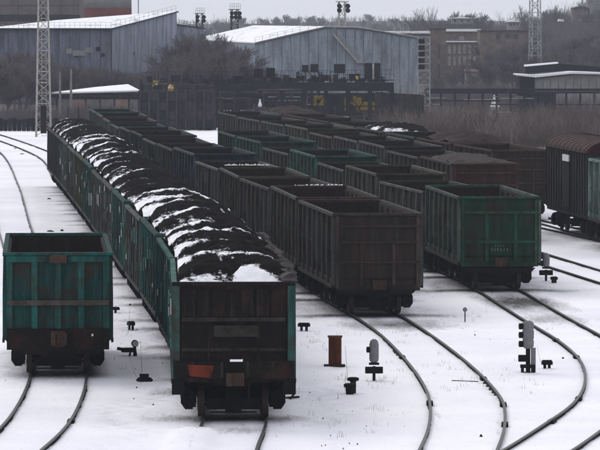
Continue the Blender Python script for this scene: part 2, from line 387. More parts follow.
# ------------------------------------------------------------------ railway tracks
KK = ['A']
def rail_mesh(s, off, z0=GZ, zt=0.0, cover=None):
    t = np.gradient(s, axis=0); t /= np.linalg.norm(t, axis=1)[:, None]; nrm = np.stack([t[:,1], -t[:,0]], 1)
    prof = [(-.07, z0-.02), (-.07, z0+.015), (-.012, z0+.04), (-.012, zt-.04), (-.037, zt-.03), (-.037, zt), (.037, zt), (.037, zt-.03), (.012, zt-.04), (.012, z0+.04), (.07, z0+.015), (.07, z0-.02)]
    b = MB(); n = len(prof)
    for p, q in zip(s, nrm): b.v += [(p[0]+q[0]*(off*half_gauge(KK[0], p[1])/.8+a), p[1]+q[1]*(off*half_gauge(KK[0], p[1])/.8+a), z) for a, z in prof]
    for i in range(len(s)-1): b.f += [(i*n+k, i*n+k+1, (i+1)*n+k+1, (i+1)*n+k) for k in range(n-1)]
    return b
def split_rail(tr, s, off, side_name='rail'):
    b = rail_mesh(s, off); o = b.build(side_name, M['rail_side'], tr)
    t = np.gradient(s, axis=0); t /= np.linalg.norm(t, axis=1)[:, None]; nrm = np.stack([t[:,1], -t[:,0]], 1)
    h = MB()
    for i, (p, q) in enumerate(zip(s, nrm)):
        go = off*half_gauge(KK[0], p[1])/.8; h.v += [(p[0]+q[0]*(go+a), p[1]+q[1]*(go+a), z) for a, z in ((-.039,-.018),(-.036,.004),(.036,.004),(.039,-.018))]
    for i in range(len(s)-1): h.f += [(i*4+k, i*4+k+1, i*4+5+k, i*4+4+k) for k in range(3)]
    h.build('rail_head', M['rail'], o)
TLAB = {'A': 'leftmost', 'B': 'coal train', 'C': 'second', 'D': 'curving', 'E': 'right', 'F': 'far', 'G': 'boxcar'}
sl_me = MB().box(-1.3, 1.3, -.12, .12, GZ-.1, GZ+.045)
sl_mesh = None
for k, s in SPL.items():
    tr = bpy.data.objects.new('railway_track', None); C.objects.link(tr); tag(tr, kind='structure'); KK[0] = k
    for off in (-.80, .80): split_rail(tr, s, off)
    rngs = None
    if rngs:
        y = rngs[0]
        while y < rngs[1]:
            x = on_path(k, y); a = math.atan2(-(on_path(k, y+.5)-x), .5)
            if sl_mesh is None: o = sl_me.build('sleeper', M['sleeper'], tr); sl_mesh = o.data
            else: o = link_mesh('sleeper', sl_mesh, tr)
            o.location = (x, y, random.uniform(-.055, -.03)); o.rotation_euler = (0, 0, a+random.uniform(-.02, .02)); y += .62
trk = {k: o for k, o in zip(SPL, [o for o in bpy.data.objects if o.name.startswith('railway_track')])}
for k, Yj, sg in (('C',141,1),('C',131.5,1),('C',125,1),('C',132,-1),('D',150,-1),('D',133.5,-1),('D',126,-1),('C',150,-1),('A',126,1),('D',158,-1)):
    x = on_path(k, Yj)+sg*half_gauge(k, Yj); a = math.atan2(-(on_path(k, Yj+.5)-on_path(k, Yj)), .5)
    o = MB().box(-.085, .085, -.35, .35, GZ+.02, -.012).build('fishplate', M['black'], trk[k]); o.location = (x, Yj, 0); o.rotation_euler = (0, 0, a)
# ------------------------------------------------------------------ gondola wagons
HW, HL = 1.45, LB/2
PAINTED = {'panel', 'post', 'top_rail', 'corner_post', 'end_wall', 'end_rib', 'side_wall', 'end_panel', 'side_sill', 'end_rail', 'ladder', 'pocket_door', 'end_sill', 'buffer_beam'}
def bogie(root, yc, lod):
    b = MB()
    for sx in (-1, 1):
        x = sx*1.02
        b.prism([(yc-1.25,.34),(yc-1.25,.62),(yc-.75,.74),(yc-.4,.92),(yc+.4,.92),(yc+.75,.74),(yc+1.25,.62),(yc+1.25,.34),(yc+.8,.36),(yc+.35,.2),(yc-.35,.2),(yc-.8,.36)], x-.08, x+.08, 'x')
        for dy in (-.925, .925): b.bar((x-.05*sx, yc+dy, .50), (x+sx*.22, yc+dy, .50), .20, 8, .16); b.prism([(x, .2), (x+sx*.2, .2), (x+sx*.31, .36), (x+sx*.31, .60), (x+sx*.22, .78), (x, .84)], yc+dy-.12, yc+dy+.12, 'y')
        for dy in (-.2, 0, .2): b.bar((x, yc+dy, .3), (x, yc+dy, .8), .1, 6)
    b.box(-1.15, 1.15, yc-.2, yc+.2, .62, .86); b.box(-.9, .9, yc-1.25, yc-1.15, .3, .38); b.box(-.9, .9, yc+1.15, yc+1.25, .3, .38)
    for dy in (-1.32, 1.32): b.box(-.68, .68, yc+dy-.03, yc+dy+.03, .22, .5); b.bar((-.6,yc+dy,.15),(.6,yc+dy,.15),.03,4); b.box(-.2,.2,yc+dy-.05,yc+dy+.05,.12,.7)
    o = b.build('bogie', M['under'], root)
    if lod == 0:
        for dy in (-.925, .925):
            for sx in (-1, 1):
                wb = MB(); n = 20; r = .475; x0 = sx*.765
                wb.bar((x0, yc+dy, r), (x0+sx*.13, yc+dy, r), r, n, r-.004); wb.bar((x0-sx*.03, yc+dy, r), (x0, yc+dy, r), r+.028, n)
                wb.build('wheel', M['wheel'], o)
            MB().bar((-.75, yc+dy, .475), (.75, yc+dy, .475), .08, 8).build('axle', M['under'], o)
    else:
        for dy in (-.925, .925):
            for sx in (-1, 1):
                MB().bar((sx*.74, yc+dy, .475), (sx*.88, yc+dy, .475), .475, 10).build('wheel', M['wheel'], o)
def coupler(root, sy):
    b = MB(); y = sy*HL
    b.box(-.11, .11, min(y-.2*sy, y+.33*sy), max(y-.2*sy, y+.33*sy), .95, 1.17)
    b.prism([(-.2, y+.3*sy), (-.2, y+.42*sy), (-.08, y+.56*sy), (-.02, y+.4*sy), (.1, y+.4*sy), (.24, y+.52*sy), (.26, y+.3*sy)][::1 if sy > 0 else -1], .9, 1.22, 'z')
    b.build('coupler', M['coupl'], root)
    h = MB(); pts = [(.35, y+.05*sy, 1.0), (.38, y+.25*sy, .85), (.36, y+.38*sy, .6), (.3, y+.42*sy, .48), (.22, y+.42*sy, .5)]
    for p, q in zip(pts, pts[1:]): h.bar(p, q, .028, 6)
    h.build('brake_hose', M['black'], root)
def end_face(root, sy, kind, zb):
    Y = lambda d: sy*(HL+d)
    def bx(x0, x1, d0, d1, z0, z1, name, mat='paint', parent=root):
        a, b = sorted((Y(d0), Y(d1))); return MB().box(x0, x1, a, b, z0, z1).build(name, M[mat], parent)
    em = 'paint'
    if kind == 'rusty':
        ew = bx(-HW, HW, -.06, 0, zb+.15, 3.42, 'end_wall', 'rusty')
        for i in range(7): bx(-1.28+i*.37, -1.28+i*.37+.31, .002, .03+.012*(i % 3), 2.62, 3.30, 'end_panel', 'rusty')
        bx(-1.3, 1.3, .01, .09, 2.5, 2.6, 'end_rib', 'sill'); bx(-1.3, 1.3, .01, .07, 1.75, 1.83, 'end_rib', 'sill')
        for x in (-.62, .62): bx(x-.04, x+.04, .01, .08, 1.45, 2.48, 'end_rib', 'rusty')
        for x in (-1.46, 1.46): bx(x-.1, x+.1, .003, .07, zb+.43, 3.4, 'corner_post', 'paint')
        bx(-.5, .62, .09, .16, 2.12, 2.40, 'end_panel', 'sill')
        bx(-.22, .2, .09, .30, 1.42, 1.62, 'latch', 'under'); bx(-.1, .22, .14, .34, 1.505, 1.56, 'snow_bit', 'snowp')
        for x in (-1.05, -.3, .35, .98): bx(x-.03, x+.03, .142, .17, zb+.0, zb+.4, 'bracket', 'sill')
        for k in range(26): x = random.uniform(-1.25, 1.25); z = random.choice((random.uniform(2.63, 3.2), random.uniform(1.5, 2.4))); bx(x-.012, x+.004+random.uniform(0,.02), .05, .056, z-random.uniform(.03,.25), z, 'rust_streak', 'streak')
        bx(-1.52, 1.52, .0, .14, zb-.02, zb+.42, 'end_sill', 'rusty')
        MB().prism([(-1.17, zb+.34), (-1.12, zb+.06), (-.58, zb+.0), (-.50, zb+.32)][::-1], Y(.175), Y(.145), 'y').build('warning_board', M['orange'], root)
        for x0, x1 in ((-1.56, -1.25), (1.25, 1.56)): bx(x0, x1, -.1, .12, zb-.42, zb-.03, 'foot_step', 'under')
        b = MB(); b.box(-1.2, -.1, Y(.16) if sy < 0 else Y(.1), Y(.1) if sy < 0 else Y(.16), 1.42, 1.5); b.build('handrail', M['under'], root)
    else:
        bx(-HW, HW, -.06, 0, zb+.12, 3.42, 'end_wall')
        if kind == 'four':
            for x in (-1.37, -.66, 0, .66, 1.37): bx(x-.085, x+.085, .002, .10, zb+.42, 3.22, 'end_rib')
            bx(-1.46, 1.46, .003, .07, 3.22, 3.40, 'end_rail'); bx(-1.44, 1.44, .102, .15, 2.0, 2.14, 'belt', 'belt'); bx(-.22, .25, .072, .16, 3.2, 3.43, 'rust_patch', 'pat4'); bx(-.18,.2,.132,.2,zb+.1,zb+.55,'latch_plate','pat4')
            bx(-1.45, 1.45, .01, .13, zb+.02, zb+.62, 'end_sill', 'rusty')
            bx(.95, 1.0, .132, .15, zb+.4, zb+.47, 'marker', 'white')
        elif kind == 'grid':
            for x in (-.48, .60): bx(x-.06, x+.06, .002, .09, zb+.3, 2.92, 'end_rib')
            for z in (2.90, 1.80): bx(-1.42, 1.42, .004, .10, z-.05, z+.05, 'end_rail')
            for x in (-1.37, 1.37): bx(x-.05, x+.05, .002, .06, zb+.1, 3.4, 'end_rib')
            bx(-1.45, 1.45, .006, .055, zb+.1, zb+.28, 'end_sill')
        else:
            for z in (3.05, 2.5, 1.82): bx(-1.42, 1.42, .004, .075, z-.04, z+.04, 'end_rail')
            for x in (-.55, .55): bx(x-.05, x+.05, .002, .06, zb+.2, 2.44, 'end_rib')
            for x in (-1.38, 1.38): bx(x-.06, x+.06, .002, .06, zb+.1, 3.4, 'end_rib')
            bx(-1.45, 1.45, .006, .05, zb, zb+.2, 'end_sill')
        if kind != 'four':
            b = MB()
            for z in np.arange(zb+.35, 3.2, .33): b.bar((-1.3, Y(.12), z), (-.92, Y(.12), z), .014, 4)
            for x in (-1.3, -.92): b.bar((x, Y(.12), zb+.3), (x, Y(.12), 3.3), .014, 4)
            b.build('ladder', M['paint'], root)
    b = MB()                                        # dented lower lip of the end sill
    b.prism([(-1.35, zb+.05), (1.35, zb+.05), (1.2, zb-.1), (.5, zb-.13), (.42, zb-.2), (-.42, zb-.2), (-.5, zb-.12), (-1.22, zb-.1)], *sorted((Y(-.02), Y(.05))), 'y')
    b.build('buffer_beam', M['under'] if kind in ('grid', 'plain') else M['rusty'], root)
def make_wagon(kind, lod, zb=.85):
    root = thing('gondola_wagon', 'x', 'railway wagon')
    z0 = 1.25
    npan = 7; pw = 2*HL/npan
    for sx in (-1, 1):
        if lod == 0:
            for i in range(npan):
                y0 = -HL+i*pw; b = MB(); a, c = sorted((sx*(HW-.06), sx*(HW)))
                b.box(a, c, y0+.05, y0+pw-.05, z0, 3.38)
                a, c = sorted((sx*HW+.0, sx*(HW+.035)))
                if i % 2: b.box(a, c, y0+.35, y0+pw-.35, z0+.35, 3.05)      # pressed rib
                else: b.box(a, c, y0+.12, y0+pw-.12, 2.2, 2.28)
                b.build('panel', M['paint'], root)
        else:
            a, c = sorted((sx*(HW-.06), sx*HW)); MB().box(a, c, -HL, HL, z0, 3.38).build('side_wall', M['paint'], root)
        for i in range(npan+1):
            y = -HL+i*pw; y = max(-HL+.08, min(HL-.08, y)); b = MB(); wz = .08 if 0 < i < npan else .11
            o = HW+.115
            b.prism([(sx*HW, 1.0), (sx*o, 1.06), (sx*o, 2.3), (sx*(o-.02), 3.36), (sx*HW, 3.36)], y-wz, y+wz, 'y')
            b.build('post' if 0 < i < npan else 'corner_post', M['paint'], root)
        b = MB(); a, c = sorted((sx*(HW-.02), sx*(HW+.112)))
        b.box(a, c, -HL, HL, 3.38, 3.48); b.build('top_rail', M['paint'], root)
        a, c = sorted((sx*(HW-.05), sx*(HW+.06))); MB().box(a, c, -HL+.1, HL-.1, 1.0, 1.245).build('side_sill', M['paint'] if kind != 'rusty' else M['rusty'], root)
        MB().box(*sorted((sx*(HW+.062), sx*(HW+.125))), -HL+.1, HL-.1, .93, 1.05).build('lower_rail', M['sill'], root)
        if lod == 0:
            for i in range(npan):
                y0 = -HL+i*pw; b = MB(); x1 = sx*(HW+.03); x2 = sx*(HW-.55)
                b.add([(x1, y0+.2, .995), (x1, y0+pw-.2, .995), (x2, y0+pw-.2, .62), (x2, y0+.2, .62), (x1-.03*sx, y0+.2, .94), (x1-.03*sx, y0+pw-.2, .94), (x2-.02*sx, y0+pw-.2, .57), (x2-.02*sx, y0+.2, .57)],
                      [(0,1,2,3), (4,7,6,5), (0,4,5,1), (2,6,7,3), (0,3,7,4), (1,5,6,2)])
                b.build('hatch_flap', M['under'], root)
    for sy in (-1, 1):
        a, c = sorted((sy*(HL-.09), sy*(HL+.10))); MB().box(-HW-.10, HW+.10, a, c, 3.415, 3.495).build('end_rail', M['paint'] if kind != 'rusty' else M['rusty'], root)
        end_face(root, sy, kind if sy < 0 or kind == 'plain' else 'plain', zb)
        coupler(root, sy); bogie(root, sy*4.33, lod)
    b = MB()                                        # inside lining and floor
    b.box(-HW+.062, -HW+.09, -HL+.07, HL-.07, 1.3, 3.36); b.box(HW-.09, HW-.062, -HL+.07, HL-.07, 1.3, 3.36)
    b.box(-HW+.1, HW-.1, -HL+.062, -HL+.1, 1.3, 3.40); b.box(-HW+.1, HW-.1, HL-.1, HL-.062, 1.3, 3.40)
    for i in range(1, npan):
        for sx in (-1, 1): a, c = sorted((sx*(HW-.14), sx*(HW-.092))); b.box(a, c, -HL+i*pw-.05, -HL+i*pw+.05, 1.3, 3.3)
    b.build('inner_wall', M['inner'], root)
    MB().box(-HW, HW, -HL, HL, 1.2, 1.29).build('floor', M['inner'], root)
    b = MB(); b.box(-.17, .17, -HL, HL, .82, 1.18)
    for y in (-4.33, -2.2, 0, 2.2, 4.33): b.box(-1.3, 1.3, y-.08, y+.08, .95, 1.19)
    b.bar((.35, -1.0, .75), (.35, .1, .75), .18, 8); b.bar((-.4, -6, .7), (-.4, 3, .7), .02, 4); b.build('underframe', M['under'], root)
    return root
P0 = {}
for kind, lod, zb in (('four',0,.72), ('rusty',0,1.08), ('grid',0,.78), ('plain',0,.85), ('plain',1,.85)):
    P0[(kind, lod)] = make_wagon(kind, lod, zb)
idx = index(); PT = {k: tree_of(o, idx) for k, o in P0.items()}; USED = set()
def place_wagon(kind, lod, x, y, a, col, label, group, jit=.25, postcol=None, sz=1.0, dim=.54):
    k = (kind, lod)
    if k in USED: obs = copy_t(PT[k])
    else:
        USED.add(k)
        def flat(t): return [t[0]]+[q for c in t[1] for q in flat(c)]
        obs = flat(PT[k])
    r = obs[0]; r.location = (x, y, 0); r.rotation_euler = (0, 0, a); r['label'] = label; r.scale = (1, 1, sz)
    if group: r['group'] = group
    for o in obs[1:]:
        st = o.name.split('.')[0]
        if st in PAINTED:
            f = (1+random.uniform(-jit, jit))*dim; c = col
            if st in ('corner_post', 'post', 'top_rail') and postcol: c = tuple(v*2.0 for v in postcol)
            elif st in ('panel', 'side_wall'): c = tuple(v*.72 for v in col)
            elif st in ('end_rib', 'end_rail'): c = tuple(v*1.9 for v in col)
            o.color = (c[0]*f, c[1]*f, c[2]*f, 1)
    return r
ORD = ['first','second','third','fourth','fifth','sixth','seventh','eighth','ninth','tenth','eleventh','twelfth','thirteenth','fourteenth']
SAT = 1
TEAL = (.012,.088,.078); DGREEN = (.010,.060,.034); BROWN = (.045,.036,.032); BLACKG = (.024,.034,.034); OLIVE = (.045,.050,.026); BLUEG = (.024,.05,.075)
GREY = (.060,.074,.068); DTEAL = (.018,.085,.075); RUSTB = (.07,.034,.026)
x, y, a = WAG['A'][0]
place_wagon('four', 0, x, y, a, TEAL, 'teal green empty gondola standing alone on the leftmost track, rusty belt across its end', None, .12, dim=.62)
colB = [((.016,.05,.045),(.045,.14,.12)), (BLACKG,DTEAL), ((.03,.075,.065),DTEAL), (BLACKG,GREY), (DTEAL,DTEAL), (OLIVE,GREY), ((.04,.045,.045),GREY), (BLACKG,DTEAL), (OLIVE,OLIVE), (BLACKG,GREY), (GREY,GREY), (BLACKG,BLACKG), (BLACKG,BLACKG)]
nmB = ['rust-black end, orange board', 'black with teal posts', 'worn teal sides', 'black with grey posts', 'dull teal all over', 'olive with grey posts', 'dark grey', 'black with teal posts', 'dull olive', 'black with grey posts', 'plain grey', 'sooty black', 'sooty black at the tail']
for i, (x, y, a) in enumerate(WAG['B']):
    c, pc = colB[i]
    place_wagon('rusty' if i == 0 else 'plain', 0 if i < 9 else 1, x, y, a, c, f'{ORD[i]} wagon from the near end of the coal train, {nmB[i]}', 'gondolas of the coal-laden train', .4, pc, sz=[1,.99,1.01,.985,1.01,1,.985,1.01,1,.99,1,1,1][i])
pm = [MB().box(-.012, 0, -.10, .10, -.18, .18).v]
def patches(root, n, mats, seed):
    r = random.Random(seed); pw = 2*HL/7
    for k in range(n):
        i = r.randrange(0, 8); z = r.uniform(1.5, 3.2); h = r.uniform(.08, .28); w_ = r.uniform(.06, .10); y = max(-HL+.1, min(HL-.1, -HL+i*pw)); x0 = -HW-.135
        if r.random() < .45: y += pw*.5; w_ = r.uniform(.08, .3); x0 = -HW-.055
        MB().box(x0-.01, x0+.012 if x0 < -1.55 else x0+.05, y-w_, y+w_, z-h, z+h).build('worn_patch', M[r.choice(mats)], root)
for i in range(11):
    patches([o for o in C.objects if o.parent is None and o.name.startswith('gondola_wagon') and (Vector(o.location)-Vector((*WAG['B'][i][:2], 0))).length < .01][0], 22, ('pat1','pat1','pat2','pat3','pat4'), 40+i)
colC = [(BROWN,(.05,.055,.055)), (RUSTB,(.055,.06,.055)), ((.03,.034,.034),(.075,.08,.078)), (OLIVE,(.075,.08,.065)), ((.032,.034,.036),(.10,.105,.10)), (BLUEG,(.045,.065,.08)), (BLACKG,GREY), ((.018,.03,.03),GREY), (BLACKG,(.04,.07,.065)), (DTEAL,GREY), ((.03,.03,.032),(.07,.07,.07)), (BLACKG,GREY), ((.04,.03,.03),GREY), ((.02,.11,.085),GREY)]
nmC = ['dark brown end', 'rust-brown sides', 'grey, pale posts', 'olive sides', 'charcoal, palest posts', 'dark blue-grey', 'black with grey posts', 'black-green', 'black-green posts', 'dull teal', 'charcoal', 'sooty black', 'brown-black', 'teal tail corner']
for i, (x, y, a) in enumerate(WAG['C']):
    c, pc = colC[i]
    place_wagon('plain', 0 if i < 6 else 1, x, y, a, c, f'{ORD[i]} wagon from the near end of the long empty train, {nmC[i]}', 'gondolas of the long empty train', .3, pc, sz=[1,1.015,.975,.985,.955,1.045,1,.985,1.02,1,.97,1,1.02,1.03][i])
colD = [(DGREEN,(.055,.075,.065)), ((.03,.035,.032),(.085,.09,.085)), (OLIVE,(.075,.08,.065)), ((.03,.034,.03),(.06,.075,.065)), ((.015,.075,.058),(.035,.12,.095)), ((.035,.04,.036),(.07,.08,.07)), ((.018,.07,.055),(.03,.11,.085)), ((.028,.04,.036),(.04,.075,.065))]
nmD = ['grid-ribbed end, white numbers', 'low and charcoal', 'olive with pale posts', 'low and dark', 'sea green', 'charcoal with grey posts', 'dull sea green', 'dark tail wagon']
for i, (x, y, a) in enumerate(WAG['D']):
    c, pc = colD[i]
    r = place_wagon('grid' if i == 0 else 'plain', 0 if i < 4 else 1, x, y, a, c, f'{ORD[i]} wagon from the near end of the green-led train, {nmD[i]}', 'gondolas behind the green wagon', .2, pc, dim=.70 if i == 0 else .58, sz= .92 if i in (1, 3, 5) else 1)
    if i == 0: greenw = r
# numbers on the green wagon's end (sub-part of the wagon)
def number_part(txt, parent, x, z, size):
    cu = bpy.data.curves.new('wagon_number', 'FONT'); cu.body = txt; cu.size = size; cu.align_x = 'CENTER'; cu.extrude = .003
    t = bpy.data.objects.new('tmp', cu); C.objects.link(t); dg = bpy.context.evaluated_depsgraph_get()
    me = bpy.data.meshes.new_from_object(t.evaluated_get(dg)); bpy.data.objects.remove(t)
    me.materials.clear(); me.materials.append(M['lampgrey'])
    o = bpy.data.objects.new('wagon_number', me); C.objects.link(o); o.parent = parent; o.location = (x, -HL-.012, z); o.rotation_euler = (math.pi/2, 0, 0)
number_part('5 3 6 1', greenw, .0, 1.62, .13); number_part('5 3 9 6 1 5', greenw, .0, 1.46, .15)
colE = [(RUSTB,(.05,.04,.036)), ((.03,.032,.032),GREY), ((.028,.04,.036),(.085,.095,.09)), ((.03,.03,.03),(.10,.10,.095)), ((.028,.026,.024),(.075,.07,.06)), (OLIVE,(.10,.10,.085)), (BLACKG,(.07,.09,.08)), (BLACKG,(.085,.085,.08)), (BLACKG,GREY)]
nmE = ['full of grey-brown ore', 'charcoal', 'green-grey with pale posts', 'dark with the palest posts', 'brown-black', 'olive', 'black with green-grey posts', 'black with pale posts', 'sooty black tail wagon']
for i, (x, y, a) in enumerate(WAG['E']):
    c, pc = colE[i]
    place_wagon('plain', 0 if i < 1 else 1, x, y, a, c, f'{ORD[i]} wagon of the train behind the green-led one, {nmE[i]}', 'gondolas of the fourth train', .3, pc, sz=[1,.97,1.02,1,.97,1.02,1,1,1.02][i])
colF = [((.05,.035,.028),RUSTB), ((.035,.022,.02),RUSTB), (BLACKG,GREY), (RUSTB,GREY), (BLACKG,GREY), (BLACKG,BLACKG), (RUSTB,RUSTB), (BLACKG,GREY)]
nmF = ['rust brown beside the boxcar', 'heaped with red-brown ore', 'black with grey posts', 'rust brown and snow-topped', 'black', 'sooty black', 'rust brown', 'tail wagon']
for i, (x, y, a) in enumerate(WAG['F']):
    c, pc = colF[i]
    place_wagon('plain', 1, x, y, a, c, f'{ORD[i]} wagon from the near end of the farthest train, {nmF[i]}', 'gondolas of the farthest train', .2, pc)
x, y, a = GW[0]
place_wagon('plain', 0, x, y, a, (.075,.15,.125), 'weathered green tall gondola at the right edge, in front of the dark boxcar', None, .1, (.16,.24,.21), 1.09, .62)

# boxcar
x, y, a = GW[1]
bc = thing('boxcar', 'dark covered boxcar with a rounded red-brown roof behind the weathered green gondola', 'railway wagon', (x, y, 0), a)
BL = 6.85
b = MB(); b.box(-1.4, 1.4, -BL, BL, 1.15, 4.02); b.build('body', M['darksteel'], bc)
for i in range(17):
    yy_ = -BL+i*2*BL/16
    for sx in (-1, 1):
        p, q = sorted((sx*1.4, sx*1.46)); o = MB().box(p, q, max(-BL, yy_-.05), min(BL, yy_+.05), 1.1, 4.0).build('post', M['paint'], bc); o.color = (.02,.022,.02,1)
arc = [(1.5*math.cos(t), 3.98+.62*math.sin(t)) for t in np.linspace(0, math.pi, 15)]
o = MB().prism(arc, -BL-.08, BL+.08, 'y').build('roof', M['paint'], bc); o.color = (.06,.03,.026,1)
for i in range(10):
    yy_ = -BL+.5+i*1.4; b = MB()
    for (p0, q0), (p1, q1) in zip(arc, arc[1:]): b.bar((p0*1.01, yy_, q0+.02), (p1*1.01, yy_, q1+.02), .016, 4)
    o = b.build('roof_rib', M['paint'], bc); o.color = (.065,.036,.032,1)
b = MB(); b.prism([(-1.4, 3.97), (1.4, 3.97), (1.2, 4.3), (.7, 4.5), (0, 4.58), (-.7, 4.5), (-1.2, 4.3)], -BL-.12, -BL-.085, 'y'); o = b.build('gable', M['paint'], bc); o.color = (.035,.009,.008,1)
MB().box(-1.47, -1.43, -1.2, 1.2, 1.3, 3.8).build('door', M['under'], bc)
MB().box(-1.54, -1.475, -1.4, .6, 3.45, 3.75).build('door_hood', M['white'], bc)
for z in (1.8, 2.5, 3.2):
    o = MB().box(-1.4, 1.4, -BL-.05, -BL-.002, z-.05, z+.05).build('end_rib', M['paint'], bc); o.color = (.018,.013,.013,1)
MB().box(-1.4, 1.4, -BL, BL, .95, 1.15).build('underframe', M['under'], bc)
for sy in (-1, 1): bogie(bc, sy*4.9, 1); 
b = MB(); b.bar((0,-BL-.5,1.05), (0,BL+.5,1.05), .12, 6); b.build('coupler', M['under'], bc)

# ------------------------------------------------------------------ loads
def heap_mesh(name, seed, mat, base=3.38, crest=.70, mounds=((-3.3,), (3.0,)), snow=1.0, fine=1, edge=0):
    r = np.random.default_rng(seed); nx_, ny_ = int(30*fine), int(110*fine)
    x = np.linspace(-HW+.07, HW-.07, nx_); y = np.linspace(-HL+.11, HL-.11, ny_); X, Y = np.meshgrid(x, y)
    bk = np.zeros_like(X); ell = np.sqrt(np.clip(1-(np.abs(X)/(HW+.02))**2.4, 0, 1)); g = np.zeros_like(X); H = np.zeros_like(X)
    for m_ in mounds:
        yc, h, wd, sk = m_[0]+r.uniform(-.3,.3), crest*r.uniform(.85,1.15), r.uniform(2.2,2.6), r.uniform(-.25,.25)
        su = (Y-yc-sk*X+.25*(X/1.4)**2)/wd+.16*(fbm(X*1.4, Y*1.1, seed+77)-.5); bk = np.maximum(bk, ((su > -.08) & (su < 1)).astype(float)*np.clip((su+.08)*8, 0, 1))
        u = np.abs(Y-yc-sk*X+.25*(X/1.4)**2)/wd; q = np.clip(1-u, 0, 1); q = np.where(u < .25, .75+(.0625-u*u)*2, q); g = np.maximum(g, q); H = np.maximum(H, h*q)
    H = H*ell+.12*ell+(fbm(X*1.1, Y*.9, seed)-.5)*.34*ell+(fbm(X*5, Y*5, seed+4, 4)-.5)*.17
    endf = np.clip((HL-.05-np.abs(Y))/1.6, 0, 1); endf = endf*endf*(3-2*endf); Zh = base-.42*(1-endf)**1.5+H*(.08+.92*endf)
    S = np.maximum(.95*(1-g)**.8-.10, .62*bk)+.55*(fbm(X*.9+seed, Y*.7, seed+9)-.5)-.34*np.clip((X+.5)/1.2, 0, 1)*fbm(X*.4, Y*.22, seed+31)*2
    S = np.minimum(S, .9)+(snow-1)
    edge_s = np.exp(-((Y+HL-.9-.25*np.sin(X*4))/.55)**2)*np.clip((X+.3)/.5, 0, 1)*edge
    S = np.maximum(S*(1-edge*np.exp(-((Y+HL-1.9)/.7)**2)), edge_s*.9+(edge_s > .2)*.25*(fbm(X*2, Y*2, 88)-.5))
    p2 = fbm(X*1.7+3*seed, Y*.55, seed+21)
    S = np.maximum(S, np.clip((p2-.66)*5, 0, .9)*snow)
    Zh = Zh+.05*np.clip((S-.4)*6, 0, 1)
    return grid_mesh(name, X, Y, Zh, mat, True, {'snowy': S})
heaps = [heap_mesh('coal_heap', 3+i*7, M['coal'], fine=2 if i < 3 else 1, snow=(1.16, 1.04, .80, .92, .78)[i % 5], edge=1 if i == 0 else 0) for i in range(7)]
for i, (x, y, a) in enumerate(WAG['B']):
    o = link_mesh('coal_heap', heaps[0 if i == 0 else 1+(i*5+1) % 6], None, (x, y, 0)); o.rotation_euler = (0, 0, a)
    tag(o, f'snow-streaked coal heap in the {ORD[i]} wagon from the near end of the coal train', 'coal heap', 'coal heaps in the wagons of the coal train')
def ore(tr, i, mat, label, base=3.3, crest=.3, seed=5, snow=.2):
    x, y, a = WAG[tr][i]; o = link_mesh('ore_heap', heap_mesh('ore_heap', seed, mat, base, crest, snow=snow), None, (x, y, 0)); o.rotation_euler = (0, 0, a)
    tag(o, label, 'ore heap', 'heaps of ore in the right-hand trains')
ore('E', 0, M['ore'], 'grey-brown ore heap level with the rim of the near wagon behind the green gondola', 3.36, .22, 11)
ore('F', 1, M['orebrown'], 'red-brown ore heap rising over the second wagon of the farthest train', 3.38, .5, 12)
ore('F', 3, M['coal'], 'dark ore heap with a white snow cap in the fourth wagon of the farthest train', 3.34, .45, 19, .8)
ore('F', 7, M['orebrown'], 'dark brown ore heap in the tail wagon of the farthest train', 3.34, .4, 14)
def rim_lumps(i, label, y0, y1, n):
    x, y, a = WAG['B'][i]; r = random.Random(i+5); b = MB()
    for k in range(n):
        yy_ = y0+(y1-y0)*k/n+r.uniform(-.1,.1); q = r.uniform(.12,.28); cx = HW-.08+r.uniform(-.1,.06)
        pr = [(.02,0),(q,.06),(q*1.05,q*.5),(q*.6,q*.95),(.03,q)]; b.lathe(pr, (cx, yy_, 3.44), 6)
    b.v = [(vx+r.uniform(-.05,.05), vy+r.uniform(-.1,.1), vz+r.uniform(-.03,.04)) for vx, vy, vz in b.v]; o = b.build('frozen_lumps', M['lump']); o.location = (x, y, 0); o.rotation_euler = (0, 0, a); tag(o, label, 'rubble', None, 'stuff')
rim_lumps(0, 'grey frozen lumps heaped along the right rim of the front coal wagon', -6.0, 6.1, 24)
rim_lumps(1, 'grey frozen lumps along the right rim of the second coal wagon', -6.0, 5, 14)
# snow left along rims and end rails
def rim_snow(tr, i, x0, x1, label, sy=-1):
    x, y, a = WAG[tr][i]; n = 40; b = MB(); prev = None
    for k in range(n):
        u = x0+(x1-x0)*k/n; v = u+(x1-x0)/n*.9; h = .02+.05*random.random()
        if random.random() < .8: b.box(u, v, sy*(HL+.01)-.09-.02*random.random(), sy*(HL+.01)+.09, 3.496, 3.496+h)
    o = b.build('snow_ridge', M['snowp'], None); o.location = (x, y, 0); o.rotation_euler = (0, 0, a); tag(o, label, 'snow')
rim_snow('C', 2, -.5, 1.4, 'broken ridge of snow along the end rail of the third empty wagon')
rim_snow('C', 4, -1.3, .9, 'thin broken snow on the end rail of the fifth empty wagon')

